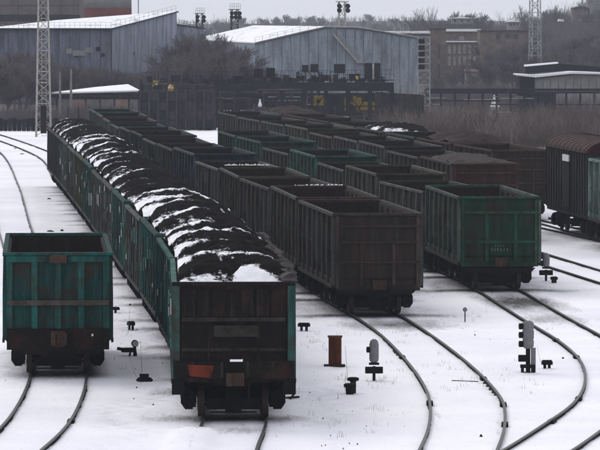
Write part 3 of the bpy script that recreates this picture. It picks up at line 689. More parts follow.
# ------------------------------------------------------------------ small trackside equipment
def spot3(px, py): x_, y_ = at(px, py); return (x_, y_, GZ)
t = thing('relay_cabinet', 'upright rusty orange steel cabinet standing in the snow between coal train and curved track', 'cabinet', spot3(335, 367))
MB().box(-.19, .19, -.2, .2, .07, .88).build('body', M['boxrust'], t); MB().box(-.15, .15, -.215, -.202, .12, .82).build('door', M['boxrust'], t)
MB().box(-.215, .215, -.22, .22, .882, .92).build('lid', M['boxrust'], t); MB().box(-.33, .30, -.26, .26, -.03, .068).build('base', M['rusty'], t)
MB().bar((.1,-.23,.42), (.1,-.23,.54), .012, 6).build('handle', M['black'], t)
def dwarf_signal(px, py, label, hgt, lamps, scale=1, cross=True):
    t = thing('shunting_signal', label, 'signal', spot3(px, py), random.uniform(-.2, .2), 'ground signals by the tracks'); t.scale = (scale*.82, scale*.82, scale)
    MB().bar((0,0,-.05), (0,0,.42), .055, 8).build('post', M['black'], t)
    if cross:
        MB().box(-.30, .30, -.14, .14, .22, .40).build('cable_box', M['black'], t); MB().box(-.17, .17, -.12, .12, .46, .52).build('bracket', M['black'], t)
    z = .53; h = hgt
    prof = [(.10, 0), (.15, .04), (.165, .12), (.165, h-.16), (.13, h-.05), (.05, h)]
    b = MB(); b.lathe(prof, (0, 0, z), 16); b.build('lamp_housing', M['lampgrey'], t, True)
    for k in range(lamps):
        zc = z+h*(k+.6)/lamps*.86+.02
        MB().bar((-.16, -.03, zc), (-.25, -.05, zc), .085, 10).build('lamp_hood', M['black'], t)
    return t
dwarf_signal(374, 381, 'grey capsule-shaped signal on a black cross box beside the curved track', .66, 1)
dwarf_signal(546, 281, 'short grey two-lamp signal on a black cross box near the green wagon', .52, 2, 1.05)
t = thing('shunting_signal', 'tall grey three-lamp signal with a pale plate, in the snow inside the right-hand curve', 'signal', spot3(528, 374), 0, 'ground signals by the tracks')
MB().bar((0,0,.0), (0,0,.75), .07, 8).build('post', M['black'], t)
b = MB(); b.lathe([(.10,0),(.16,.05),(.17,.2),(.15,.26),(.17,.3),(.17,.5),(.15,.54),(.17,.6),(.16,.74),(.08,.8)], (0,0,.74), 16); b.build('lamp_housing', M['lampgrey'], t, True)
for zc in (.87, 1.13, 1.38): MB().bar((-.15,-.03,zc), (-.26,-.05,zc), .09, 10).build('lamp_hood', M['black'], t)
MB().box(.08, .22, -.04, .02, .05, .76).build('name_plate', M['lampgrey'], t); MB().box(-.28, .0, -.1, .1, .36, .55).build('cable_box', M['black'], t)
b = MB(); b.box(-.22, .2, -.14, .14, .18, .27); b.box(-.2, -.12, -.1, .1, .0, .18); b.box(.12, .2, -.1, .1, .0, .18); b.box(-.2, .18, -.12, .12, -.06, .06); b.build('base', M['black'], t)
def low_stand(px, py, label, w_=.3, h_=.26, legs=2):
    t = thing('cable_stand', label, 'trackside box', spot3(px, py), random.uniform(-.3,.3), 'black trackside boxes')
    MB().box(-w_/2, w_/2, -.11, .11, h_*.6, h_).build('box', M['black'], t)
    b = MB(); b.box(-w_/2+.02, w_/2-.02, -.09, .09, h_+.003, h_+.03); b.build('lid', M['black'], t)
    for k in range(legs):
        xx_ = (-w_*.22+k*w_*.44) if legs > 1 else 0
        MB().box(xx_-.035, xx_+.035, -.05, .05, -.05, h_*.6).build('leg', M['black'], t)
    return t
low_stand(547, 370, 'black two-legged cable box right of the three-lamp signal', .30, .26)
low_stand(554, 283, 'small black two-legged box right of the two-lamp signal', .24, .22)
low_stand(304, 331, 'black cable box in the snow just right of the front coal wagon', .38, .24)
low_stand(131, 330, 'black cable stand left of the coal train, nearer the teal wagon edge', .25, .26)
low_stand(115.5, 313, 'black cable stand farthest up the gap between teal wagon and coal train', .27, .18, 1)
t = thing('cable_marker', 'pair of black round-topped cable pots next to the rusty cabinet', 'trackside box', spot3(351, 394))
MB().lathe([(.11,-.03),(.12,.18),(.17,.2),(.17,.28),(.12,.3)], (-.03,-.1,0), 10).build('pot', M['black'], t)
MB().lathe([(.08,0),(.08,.32),(.16,.35),(.16,.42),(.1,.44)], (.06,.3,0), 10).build('pot', M['black'], t)
t = thing('point_lever', 'black switch lever with a round white target disc between teal wagon and coal train', 'switch stand', spot3(131, 356), .2)
MB().box(-.28, .14, -.15, .15, .12, .25).build('box', M['black'], t)
b = MB(); b.bar((.1,0,-.02), (.1,0,.4), .035, 6); b.bar((-.05,0,-.02), (.0,0,.2), .03, 6); b.bar((.18,.1,-.02), (.12,0,.3), .03, 6); b.build('frame', M['black'], t)
MB().bar((.12,-.04,.38), (.12,-.09,.38), .085, 14).build('target_disc', M['white'], t)
MB().bar((.12,-.02,.38), (.12,.03,.38), .11, 14).build('rim', M['black'], t)
MB().bar((-.25,0,.2), (-.42,-.02,.24), .05, 6).build('weight', M['black'], t)
t = thing('cable_box', 'flat black round ground box in the snow left of the front coal wagon', 'trackside box', spot3(144.5, 381))
MB().lathe([(.22,-.02),(.24,.04),(.18,.1),(.06,.12)], (0,0,0), 14).build('cover', M['black'], t); MB().box(-.14,.12,-.08,.1,.12,.2).build('box', M['black'], t)
t = thing('small_lamp_post', 'tiny round-headed post in the snow left of the curved rail', 'post', spot3(465, 322))
MB().bar((0,0,-.03), (0,0,.36), .02, 6).build('post', M['black'], t); MB().lathe([(.02,0),(.07,.04),(.08,.09),(.05,.14),(.01,.16)], (0,0,.34), 10).build('lamp_head', M['lampgrey'], t, True)
t = thing('derailer_rod', 'low dark metal debris lying in the snow right of the front coal wagon', 'debris', spot3(292, 399))
b = MB(); b.bar((-.3,0,.02), (.2,.1,.05), .03, 5); b.bar((-.05,-.1,.02), (.05,.1,.12), .03, 5); b.build('rod', M['black'], t)
for px, py, w_ in ((15,149,.16),(22,154.5,.22),(49,199.5,.14),(50,232,.22),(62,231,.1),(563,360,.05),(481,438,.05),(130,306,.05)):
    t = MB(); t.lathe([(w_*.8,-.03),(w_*.9,.03),(w_*.5,.07),(.02,.09)], (0,0,0), 7); o = t.build('coal_lump', M['black'], None); x_, y_ = at(px, py); o.location = (x_, y_, GZ)
    where = {15: 'near the lattice mast, leftmost', 22: 'just right of the leftmost lump under the mast', 49: 'alone in the snow left of the coal train', 50: 'just behind the teal wagon', 62: 'small one just behind the teal wagon', 563: 'tiny, right of the cable box', 481: 'tiny, between the curved tracks near the bottom', 130: 'tiny, up the gap beside the coal train'}[px]
    tag(o, f'dark lump lying on the snow, {where}', 'coal lump')
# thin whip rods standing in the snow
for px, py, h_, lean, lb in ((128,334,.85,.06,'by the black cable stand'),(142,372,.9,-.04,'beside the flat black ground box'),(137,378,.7,-.25,'leaning, at the flat black ground box'),(348,383,1.05,-.08,'beside the pair of cable pots'),(345,391,.5,.02,'short, beside the pair of cable pots'),(100,296,1.0,.02,'close to the teal wagon corner'),(541,363,.5,-.12,'by the cable box inside the curve')):
    x_, y_ = at(px, py); o = MB().bar((0,0,-.03), (lean,0,h_), .006, 4, .004).build('marker_rod', M['grass']); o.location = (x_, y_, GZ); tag(o, f'thin dry rod sticking out of the snow {lb}', 'rod')
# fishplates, joint bolts on rails -> parts laid near the joints
for px, py, w_ in () and ((451,404,.25),(473,421,.2),(566,408,.3),(497,436,.18),(590,366,.25)):
    x_, y_ = at(px, py); o = MB().box(-w_/2, w_/2, -.2, .2, 0, .09).build('rail_joint_plate', M['black']); o.location = (x_, y_, GZ)
    tag(o, f'black joint block against a curved rail, {dict([(451,"at the bend of the second track"),(473,"below the cross signal curve"),(566,"lower part of the right curve"),(497,"near the bottom where two tracks meet"),(590,"at the far bend of the right curve")])[px]}', 'track fitting')
# crossing rods between tracks
x0, y0 = at(452, 382); x1, y1 = at(478, 383)
o = MB().bar((0,0,.03), (x1-x0, y1-y0, .03), .025, 5).build('point_rod', M['rail_side']); o.location = (x0, y0, GZ); tag(o, 'thin dark point rod lying between the rails of the bending track', 'rod')
# dead grass in the snow
def blades(centers, name, mat, hmin, hmax, n, spread, wd=.006, seed=1):
    r = np.random.default_rng(seed); V = []; F = []
    for cx, cy in centers:
        for k in range(r.integers(n//2, n+1)):
            x_, y_ = cx+r.normal(0, spread), cy+r.normal(0, spread*2.2); h = r.uniform(hmin, hmax); lx, ly = r.normal(0, h*.25, 2)
            i = len(V); V += [(x_-wd, y_, GZ-.03), (x_+wd, y_, GZ-.03), (x_+lx*.4+wd*.7, y_+ly*.4, GZ+h*.6), (x_+lx*.4-wd*.7, y_+ly*.4, GZ+h*.6), (x_+lx, y_+ly, GZ+h)]
            F += [(i, i+1, i+2, i+3), (i+3, i+2, i+4)]
    b = MB(); b.v = V; b.f = F; return tag(b.build(name, mat), 'thin dead grass stems poking out of the snow between the tracks', 'grass', kind='stuff')
cen = []
for (cx, cy, sx_, sy_, n) in ((312,342,8,6,14),(378,376,14,7,22),(405,335,10,6,10),(440,365,12,10,12),(340,385,14,8,8),(372,420,20,12,10),(465,385,10,8,10),(515,380,12,10,12),(545,330,14,8,8),(120,360,8,10,8),(470,315,10,4,8),(350,330,12,5,8),(460,390,8,12,8),(535,385,10,8,6),(280,420,30,10,7),(60,235,30,14,8),(300,430,30,10,6)):
    for k in range(n):
        if random.random() < .75: cen.append(at(random.gauss(cx, sx_), min(446, max(225, random.gauss(cy, sy_)))))
blades(cen, 'dead_grass', M['grass'], .04, .19, 7, .09, .0035)
# snow clods & crumbs of coal alongside the trains
V = MB()
for k, L in WAG.items():
    for i, (x, y, a) in enumerate(L):
        if y > 260: continue
        for q in range(26):
            sx = random.choice((-1, 1)) if k != 'B' else random.choice((-1,-1,1)); d_ = 1.4+abs(random.gauss(0, .55)); yy_ = random.choice((-4.3,4.3))+random.gauss(0,1.6)
            if k == 'B' and yy_ < -5.4: continue
            r_ = random.uniform(.012,.04); cx = x+sx*d_*math.cos(a)-yy_*math.sin(a); cy = y+sx*d_*math.sin(a)+yy_*math.cos(a)
            V.add([(cx-r_,cy-r_,GZ-.02),(cx+r_,cy-r_,GZ-.02),(cx+r_*.9,cy+r_,GZ-.02),(cx-r_,cy+r_*.8,GZ-.02),(cx+r_*.1,cy,GZ+r_*1.1)], [(0,1,4),(1,2,4),(2,3,4),(3,0,4)])
for px in (85, 80, 66, 50, 20, 10):     # crumbs by the near left rails
    pass
for q in range(150):
    k, off = random.choice((('A',.98),('C',.98),('D',.95),('C',-.98),('A',-.98))); yy_ = random.uniform(112, 175 if k != 'A' else 141)
    cx = on_path(k, yy_)+off+random.gauss(0,.07); r_ = random.uniform(.012,.035)
    V.add([(cx-r_,yy_-r_,GZ-.02),(cx+r_,yy_-r_,GZ-.02),(cx+r_,yy_+r_,GZ-.02),(cx-r_,yy_+r_,GZ-.02),(cx,yy_,GZ+r_)], [(0,1,4),(1,2,4),(2,3,4),(3,0,4)])
for q in range(420):
    cx, yy_ = at(random.uniform(0, 600), random.uniform(255, 449)); r_ = random.uniform(.008, .028)
    if any(math.hypot(cx-wx, (yy_-wy)*.3) < 2 for L in WAG.values() for wx, wy, _ in L): continue
    V.add([(cx-r_,yy_-r_,GZ-.02),(cx+r_,yy_-r_,GZ-.02),(cx+r_,yy_+r_,GZ-.02),(cx-r_,yy_+r_,GZ-.02),(cx,yy_,GZ+.01+r_)], [(0,1,4),(1,2,4),(2,3,4),(3,0,4)])
tag(V.build('coal_crumbs', M['black']), 'spilt coal crumbs scattered along the wagons and rails', 'coal', kind='stuff')

# ------------------------------------------------------------------ background structures
def poly_wall(parent, name, mat, P0_, P1_, z0, top, n, thick=.06, out=.05, gap=.02, zj=0):
    """n upright sheets from P0 to P1 (local xy), each its own part; top(t) gives the height"""
    d = Vector((P1_[0]-P0_[0], P1_[1]-P0_[1], 0)); L = d.length; u = d/L; nr = Vector((u.y, -u.x, 0))
    for i in range(n):
        t0, t1 = i/n+gap/n, (i+1)/n-gap/n; o0 = nr*(out+random.uniform(0, .04))
        A, B = Vector((P0_[0], P0_[1], 0))+d*t0, Vector((P0_[0], P0_[1], 0))+d*t1; b = MB()
        zt0, zt1 = top(t0), top(t1); zz = z0+random.uniform(0, zj)
        q = [A+o0, B+o0, A+o0+nr*thick, B+o0+nr*thick]
        b.add([(q[0].x,q[0].y,zz),(q[1].x,q[1].y,zz),(q[3].x,q[3].y,zz),(q[2].x,q[2].y,zz),(q[0].x,q[0].y,zt0),(q[1].x,q[1].y,zt1),(q[3].x,q[3].y,zt1),(q[2].x,q[2].y,zt0)],
              [(0,1,2,3),(4,7,6,5),(0,4,5,1),(2,6,7,3),(0,3,7,4),(1,5,6,2)])
        b.build(name, mat, parent)
def wbox(t, name, mat, px0, px1, py0, py1, Y, depth, zbase=None):
    """box whose front face fills the given part of the view at distance Y (thing at the origin)"""
    x0, z1 = atd(px0, py0, Y); x1, z0 = atd(px1, py1, Y)
    if zbase is not None: z0 = zbase
    ox, oy, oz = t.location if t is not None else (0,0,0)
    return MB().box(x0-ox, x1-ox, Y-oy, Y+depth-oy, z0-oz, z1-oz).build(name, M[mat], t)
def wth(name, label, cat, px, Y, group=None):
    x_, _ = atd(px, 100, Y); return thing(name, label, cat, (x_, Y, 0), 0, group)

# blue-grey workshop at left
Yc = 600; cx, ez = atd(111, 29, Yc)
t = thing('workshop', 'long blue-grey clad workshop at the left with a snowy roof and patched lower wall', 'building', (cx, Yc, 0))
gx, pz = atd(176, 12, 622); ax_, _ = atd(-12, 30, 604)
A, B, D = (ax_-cx, 4), (0, 0), (gx-cx, 22)
b = MB(); b.add([(A[0],A[1],-1),(0,0,-1),(D[0],D[1],-1),(A[0]+D[0],26,-1),(A[0],A[1],ez-.05),(0,0,ez-.05),(D[0],D[1],pz-.05),(A[0]+D[0],26,9.8)], [(3,2,1,0),(4,5,6,7),(0,1,5,4),(1,2,6,5),(2,3,7,6),(3,0,4,7)]); b.build('wall', M['blue1'], t)
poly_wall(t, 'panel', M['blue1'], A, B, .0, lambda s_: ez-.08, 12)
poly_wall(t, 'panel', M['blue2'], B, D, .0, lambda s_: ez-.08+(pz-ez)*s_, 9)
b = MB(); b.add([(A[0],A[1]-.5,ez),(.1,-.5,ez),(D[0]+.2,D[1]-.3,pz),(A[0]+D[0],26,9.85),(A[0],A[1]-.5,ez+.12),(.1,-.5,ez+.12),(D[0]+.2,D[1]-.3,pz+.12),(A[0]+D[0],26,9.97)], [(3,2,1,0),(4,5,6,7),(0,1,5,4),(1,2,6,5),(2,3,7,6),(3,0,4,7)]); rf = b.build('roof', M['roofsnow'], t)
b = MB(); b.bar((A[0],A[1]-.6,ez+.02), (.1,-.6,ez+.02), .1, 4); b.bar((.15,-.6,ez+.02), (D[0]+.3,D[1]-.4,pz+.02), .09, 4); b.build('eaves', M['darksteel'], rf)
def rail_fence(b, P, Q, z0, z1, h, n):
    for i in range(n+1):
        s_ = i/n; x_, y_, z_ = P[0]+(Q[0]-P[0])*s_, P[1]+(Q[1]-P[1])*s_, z0+(z1-z0)*s_
        b.bar((x_,y_,z_), (x_,y_,z_+h), .018, 4)
    for k in (.5, 1): b.bar((P[0],P[1],z0+h*k), (Q[0],Q[1],z1+h*k), .018, 4)
b = MB(); rail_fence(b, (A[0], A[1]-.2), (0, -.2), ez+.1, ez+.1, .7, 24); rail_fence(b, (0,-.2), (D[0], D[1]-.2), ez+.1, pz+.1, .7, 14); b.build('railing', M['palec'], rf)
for px, py, s_ in ((76,55,.55),(98,49,.5),(103,55,.4),(131,54,.35)):
    x_, z_ = atd(px, py, Yc); yy_ = (4*(x_-cx)/A[0] if x_ < cx else 22*(x_-cx)/D[0])
    MB().box(x_-cx-s_/2, x_-cx+s_/2, yy_-.24, yy_-.05, z_-s_/2, z_+s_/2).build('window', M['void'], t)
for px, py, w_ in ((85,53,3.0),(92,50,1.6),(70,51,1.0)):
    x_, z_ = atd(px, py, Yc); MB().box(x_-cx-w_/2, x_-cx+w_/2, 4*(x_-cx)/A[0]-.18, 4*(x_-cx)/A[0]-.12, z_-.35, z_+.3).build('patch', M['greyw'], t)
t = wth('annex', 'lower pale blue wing beyond the right corner of the blue-grey workshop', 'building', 190, 626)
x0, z1 = atd(176, 24.5, 626); x1, z2 = atd(204, 29, 626); x0 -= t.location.x; x1 -= t.location.x
b = MB(); b.add([(x0,0,-1),(x1,0,-1),(x1,8,-1),(x0,8,-1),(x0,0,z1),(x1,0,z2),(x1,8,z2),(x0,8,z1)], [(3,2,1,0),(4,5,6,7),(0,1,5,4),(1,2,6,5),(2,3,7,6),(3,0,4,7)]); b.build('wall', M['blue2'], t)
b = MB(); rail_fence(b, (x0,0), (x1,0), z1, z2, .6, 8); b.build('railing', M['darksteel'], t)
b = MB(); b.bar((x0-.1,-.06,z1+.03), (x1+.2,-.06,z2+.03), .1, 4); b.build('roof_edge', M['void'], t)
t = wth('factory_hall', 'tall brown-grey panelled hall above the workshop roof at top left', 'building', 30, 720)
o = wbox(t, 'wall', 'brownclad', -30, 79, -14, 19, 720, 25, 0)
lx = [-30, -8, 18, 40, 61, 79]
for p, q in zip(lx, lx[1:]):
    for (ya, yb) in ((-14,5.2),(5.8,14.6)): wbox(t, 'panel', 'brownclad', p+.4, q-.4, ya, yb, 719.8, .15)
wbox(t, 'ledge', 'darksteel', -30, 80, 14.8, 19.5, 719.2, .9)
t = wth('storage_tank', 'big round grey tank with a rust red lower band behind the workshop', 'tank', 107, 690)
rr = 24/FPX*690; zc = atd(107, 20, 690)[1]
MB().lathe([(rr,0),(rr,zc+1.7)], (0,rr,0), 40).build('red_band', M['redband'], t, False)
MB().lathe([(rr*.995,0),(rr*.99,3.2),(rr*.6,4.2),(.1,4.6)], (0,rr,zc+1.7), 40).build('shell', M['tank'], t, True)
t = wth('mast', 'thin pale pole standing on the workshop roof against the sky', 'mast', 138.5, 640)
x_, z_ = atd(138.5, 14, 640); MB().bar((0,0,z_-2.5), (0,0,z_+3), .07, 6).build('pole', M['tank'], t)
MB().bar((0,0,0), (0,0,z_-2.5), .09, 6).build('lower_pole', M['tank'], t)

# teal gable hall
Yt = 560
t = wth('gable_hall', 'faded teal corrugated hall with a shallow gable, outside stairs and a snowy roof', 'building', 325, Yt)
ox = t.location.x
pl = [(255,43.5),(300,33),(325,27.5),(358,28),(418,38)]
prof = [(atd(px, py, Yt)[0]-ox, atd(px, py, Yt)[1]) for px, py in pl]
xs_ = [p[0] for p in prof]; zs_ = [p[1] for p in prof]
topf = lambda s_: float(np.interp(xs_[0]+(xs_[-1]-xs_[0])*s_, xs_, zs_))
bx_, by_ = atd(192, 43, 640)[0]-ox-xs_[0], 80                                          # direction the ridge runs back
n = len(prof); vs = [(x_, 0, -1) for x_ in xs_]+[(x_, 0, z_-.06) for x_, z_ in prof]; vs += [(v[0]+bx_, v[1]+by_, v[2]) for v in vs]
b = MB(); fs = [tuple(range(n-1,-1,-1))+tuple(range(n, 2*n))]; fs += [tuple(i+2*n for i in fs[0][::-1])]
for i in range(n-1): fs.append((n+i, n+i+1, 3*n+i+1, 3*n+i))
fs += [(0, n, 3*n, 2*n), (n-1, 3*n-1, 4*n-1, 2*n-1)]
b.add(vs, fs); b.build('wall', M['teal'], t)
poly_wall(t, 'panel', M['teal'], (xs_[0],0), (xs_[-1],0), 0, lambda s_: topf(s_)-.1, 18)
b = MB()
for i in range(n-1):
    p, q = prof[i], prof[i+1]; k = len(b.v)
    b.add([(p[0],-.3,p[1]),(q[0],-.3,q[1]),(q[0]+bx_,by_,q[1]),(p[0]+bx_,by_,p[1]),(p[0],-.3,p[1]+.14),(q[0],-.3,q[1]+.14),(q[0]+bx_,by_,q[1]+.14),(p[0]+bx_,by_,p[1]+.14)], [(3,2,1,0),(4,5,6,7),(0,1,5,4),(2,3,7,6)]+([(3,0,4,7)] if i == 0 else [])+([(1,2,6,5)] if i == n-2 else []))
rf = b.build('roof', M['roofsnow'], t)
b = MB()
for p, q in zip(prof, prof[1:]): b.bar((p[0],-.36,p[1]+.05), (q[0],-.36,q[1]+.05), .09, 4); rail_fence(b, (p[0],-.2), (q[0],-.2), p[1]+.1, q[1]+.1, .55, max(3, int((q[0]-p[0])/.8)))
b.build('railing', M['greyw'], rf)
for px0, px1, py0, py1 in ((302,308.5,65,72),(310.5,318,64,72),(334,345,64,73),(365,372,63,79),(374.5,380.5,63,79)):
    f_ = wbox(t, 'window', 'void', px0, px1, py0, py1, Yt-.22, .1)
wbox(t, 'pilaster', 'white', 372.6, 373.8, 64, 79, Yt-.30, .15)
b = MB(); x0, z0 = atd(333, 34, Yt); x1, z1 = atd(358, 62, Yt); x0 -= ox; x1 -= ox
b.bar((x0,-.9,z0), (x1,-.9,z1), .12, 4); b.bar((x0,-.3,z0), (x1,-.3,z1), .12, 4); b.bar((x0,-.9,z0+.9), (x1,-.9,z1+.9), .04, 4)
for i in range(14):
    s_ = i/13; xx_, zz_ = x0+(x1-x0)*s_, z0+(z1-z0)*s_; b.box(xx_-.14, xx_+.14, -.9, -.3, zz_, zz_+.05); b.bar((xx_,-.9,zz_), (xx_,-.9,zz_+.9), .025, 4)
b.box(x1-.2, x1+.9, -1, -.2, z1-.1, z1); b.build('stairs', M['palec'], t)

# lattice masts
def lattice(t, h, w0, w1, nseg, r, mat, z0=-.3, name='lattice', diag=True):
    c = lambda z: (w0+(w1-w0)*z/h)/2
    for sx, sy in ((-1,-1),(1,-1),(1,1),(-1,1)):
        MB().bar((sx*w0/2, sy*w0/2, z0), (sx*w1/2, sy*w1/2, h), r*1.6, 4).build('leg', M[mat], t)
    b = MB(); zs = [h*(1-(1-i/nseg)**1.0) for i in range(nseg+1)]
    for i in range(nseg):
        a_, c_ = zs[i], zs[i+1]; k0, k1 = c(a_), c(c_); q = [(-1,-1),(1,-1),(1,1),(-1,1)]
        for j in range(4):
            p, s_ = q[j], q[(j+1) % 4]
            if i % 2: p, s_ = s_, p
            b.bar((p[0]*k0,p[1]*k0,a_), (s_[0]*k1,s_[1]*k1,c_), r, 3); b.bar((p[0]*k1,p[1]*k1,c_), (s_[0]*k1,s_[1]*k1,c_), r, 3)
    b.build('bracing', M[mat], t)
x_, y_ = at(43.5, 137)
t = thing('lattice_mast', 'tall pale lattice floodlight mast rising from the snow at the far left', 'mast', (x_, y_, 0), .12)
lattice(t, 24, 1.28, .35, 26, .03, 'palec'); b = MB()
for k in range(30): b.bar((-.2,-.75,k*.35), (.2,-.75,k*.35), .02, 3)
for s_ in (-.2, .2): b.bar((s_,-.75,0), (s_,-.75,10.5), .02, 3)
b.build('ladder', M['palec'], t); MB().box(-.75, .75, -.75, .75, 23.9, 24.1).build('platform', M['palec'], t)
o = MB().box(-.3,.2,-.9,-.7,.2,2.6).build('cable_cabinet', M['rusty'], t)
def flood(px, ytop, ybot, Y, label, w_=1.2, n=2, kind='darksteel', wtop=None):
    x_, zt = atd(px, ytop, Y); _, zb_ = atd(px, ybot, Y); t = thing('floodlight_mast', label, 'mast', (x_, Y, 0), .2, 'floodlight masts over the factory')
    lattice(t, zt-.2, w_, w_*.8, int(zt/.9), .035, kind)
    hw = (wtop or w_*1.5)/2
    MB().box(-hw, hw, -.5, .5, zt-.25, zt-.15).build('platform', M[kind], t)
    b = MB(); rail_fence(b, (-hw,-.5), (hw,-.5), zt-.15, zt-.15, .7, 5); b.build('railing', M[kind], t)
    for k in range(n):
        for zz_ in (zt-1.1, zt-.6):
            xk = -hw*.75+k*1.5*hw/(max(1, n-1)); b = MB(); b.bar((xk,-.55,zz_), (xk,-.95,zz_-.1), .22, 8, .28); b.build('floodlight', M['void'], t)
flood(234.5, 8, 33, 640, 'dark floodlight mast between the two factory halls, the taller of the pair', 1.0, 3, 'darksteel', 1.35)
flood(199.5, 12, 28, 680, 'smaller dark floodlight mast behind the annex roof', 1.0, 2, 'darksteel', 1.2)
flood(342, 0, 27, 566, 'pale floodlight mast rising over the gable of the teal hall', .85, 2, 'palec', 1.3)
x_, _ = atd(535, 60, 700); t = thing('lattice_mast', 'slim pale lattice mast at upper right behind the snowy roof', 'mast', (x_, 700, 0), .3); lattice(t, 22, 1.45, 1.0, 22, .045, 'tank')
t = wth('stair_tower', 'narrow pale frame tower with dark window openings at the right end of the teal hall', 'tower', 424, 505)
_, zt = atd(424, 37, 505); lattice(t, zt, 1.15, 1.15, 12, .03, 'tank')
for i in range(5):
    _, z_ = atd(424, 41+i*6.4, 505); MB().box(-.6, .05, -.62, -.56, z_-.27, z_+.2).build('window', M['void'], t); MB().box(-.62, .62, -.6, .6, z_-.36, z_-.3).build('platform', M['tank'], t)
# concrete poles left
for px, ytop, lb in ((60, 72, 'left and shorter of the two bare concrete poles behind the coal train'), (71, 69, 'right and taller of the two bare concrete poles behind the coal train')):
    x_, zt = atd(px, ytop, 482); o = MB().bar((0,0,-.3), (0,0,zt), .15, 8, .10).build('concrete_pole', M['concrete']); o.location = (x_, 482, 0); tag(o, lb, 'pole', 'bare concrete poles')
# low sheds at left
t = wth('loading_shed', 'low shed with a bright snow-covered lean-to roof behind the concrete poles', 'shed', 92, 520)
x0, z0 = atd(50, 94, 520); x1, _ = atd(140, 94, 520); x2, z2 = atd(128, 85.5, 532); x0 -= t.location.x; x1 -= t.location.x; x2 -= t.location.x
b = MB(); b.add([(x0,0,z0),(x1,0,z0+.25),(x2,12,z2),(x0+4.3,12,z2-.3),(x0,0,z0+.15),(x1,0,z0+.4),(x2,12,z2+.15),(x0+4.3,12,z2-.15)], [(3,2,1,0),(4,5,6,7),(0,1,5,4),(1,2,6,5),(2,3,7,6),(3,0,4,7)]); b.build('roof', M['snowp'], t)
MB().box(x0+.6, x1+3, .3, 8, 0, z0-.02).build('wall', M['darkwall'], t)
for i in range(6): MB().box(x0+.8+i*1.5, x0+2.1+i*1.5, .18, .29, .2, z0-.55).build('panel', M['pink'] if i in (1,4) else M['concrete'], t)
MB().box(x0-.2, x1+3.2, -.05, .17, z0-.35, z0-.03).build('fascia', M['darksteel'], t)
t = wth('board_fence', 'low dark board fence behind the snow field at far left', 'fence', 20, 455)
for i in range(30):
    x0 = atd(-6, 120, 455)[0]-t.location.x+i*.42
    if x0 > 3.4: break
    MB().box(x0, x0+.38, random.uniform(0,.04), .08, -.1, 1.0+random.uniform(-.08,.1)).build('board', M['void'] if i % 3 else M['darksteel'], t)
MB().box(-2.8, 3.3, .09, .14, .7, .8).build('rail', M['darksteel'], t)
t = wth('lattice_fence', 'thin wire mesh fence panel behind the tail of the coal train', 'fence', 100, 468)
for i in range(8): MB().bar((-3+i*1.0,0,-.1), (-3+i*1.0,0,1.9), .05, 5).build('post', M['darksteel'], t)
b = MB()
for i in range(40): b.bar((-3+i*.18,0,.1), (-3+i*.18,0,1.7), .012, 3)
b.build('mesh', M['darksteel'], t)

# crane runway
Yr = 470
t = wth('crane_runway', 'long dark elevated crane runway crossing the middle of the yard', 'crane runway', 270, Yr)
wbox(t, 'girder', 'darksteel', 214, 394, 82.5, 91, Yr, 1.2); wbox(t, 'girder', 'darksteel', 214, 394, 79.6, 80.6, Yr+.1, .2)
wbox(t, 'walkway', 'darkwall', 142, 216, 85, 90, Yr, 1.4)
for i, px in enumerate(np.linspace(150, 392, 12)): wbox(t, 'column', 'darksteel', px-2.2, px+2.2, 90.8, 128, Yr+.2, .7, -.3)
b = MB(); L_ = np.linspace(150, 392, 12)
for p, q in zip(L_, L_[1:]):
    xa, xb = atd(p, 100, Yr)[0]-t.location.x, atd(q, 100, Yr)[0]-t.location.x; b.bar((xa,.5,.2), (xb,.5,3.2), .07, 4); b.bar((xb,.5,.2), (xa,.5,3.2), .07, 4); b.bar((xa,.5,1.9), (xb,.5,1.9), .08, 4)
b.build('bracing', M['darksteel'], t)
b = MB(); xa, xb = atd(142, 100, Yr)[0]-t.location.x, atd(394, 100, Yr)[0]-t.location.x; rail_fence(b, (xa,-.1), (xb,-.1), 4.2, 4.45, .9, 60); b.build('railing', M['darksteel'], t)
for k in range(90):
    px = random.uniform(146, 388); h_ = random.uniform(1.5, 8.5 if random.random() < .35 else 5); w_ = random.uniform(1, 5.5)
    wbox(t, 'machinery_box', random.choice(['darksteel','void','darkwall','navy','darkwall']), px, px+w_, 82-h_, 82.3, Yr+random.uniform(.3,4), .5)
for k in range(24):
    px = random.uniform(216, 385); wbox(t, 'snow_strip', 'greyw', px, px+random.uniform(1,4), 97+random.choice((0,4,8)), 98+random.choice((0,4,8))+.6, Yr-.1, .1) if False else None
cb = thing('gantry_clutter', 'tangle of dark beams, pipes and rails bolted along the crane runway', 'steelwork', (t.location.x, Yr-3, 0))
def beam_px(p0, q0, p1, q1, r, mat, Y_, nm='beam'):
    xa, za = atd(p0, q0, Y_); xb, zb_ = atd(p1, q1, Y_); MB().bar((xa-cb.location.x, Y_-cb.location.y, za), (xb-cb.location.x, Y_-cb.location.y, zb_), r, 4).build(nm, M[mat], cb)
mats_ = ['darksteel','darkwall','concd','void','darksteel','sill']
for k in range(150):
    Y_ = Yr-3+random.uniform(-1.5, 2.2); px = random.uniform(140, 392); py = random.uniform(79, 122); q = random.random(); m_ = random.choice(mats_)
    if 262 < px < 380 and py > 84 : Y_ = Yr+random.uniform(8, 18)
    if q < .45: beam_px(px, py, min(396, px+random.uniform(8, 50)), py+random.uniform(-.4,.4), random.uniform(.03,.10), m_, Y_)
    elif q < .8: beam_px(px, py, px, py+random.uniform(6, 24), random.uniform(.03,.13), m_, Y_)
    else: beam_px(px, py, px+random.uniform(-12,12), py+random.uniform(6, 16), random.uniform(.03,.06), m_, Y_)
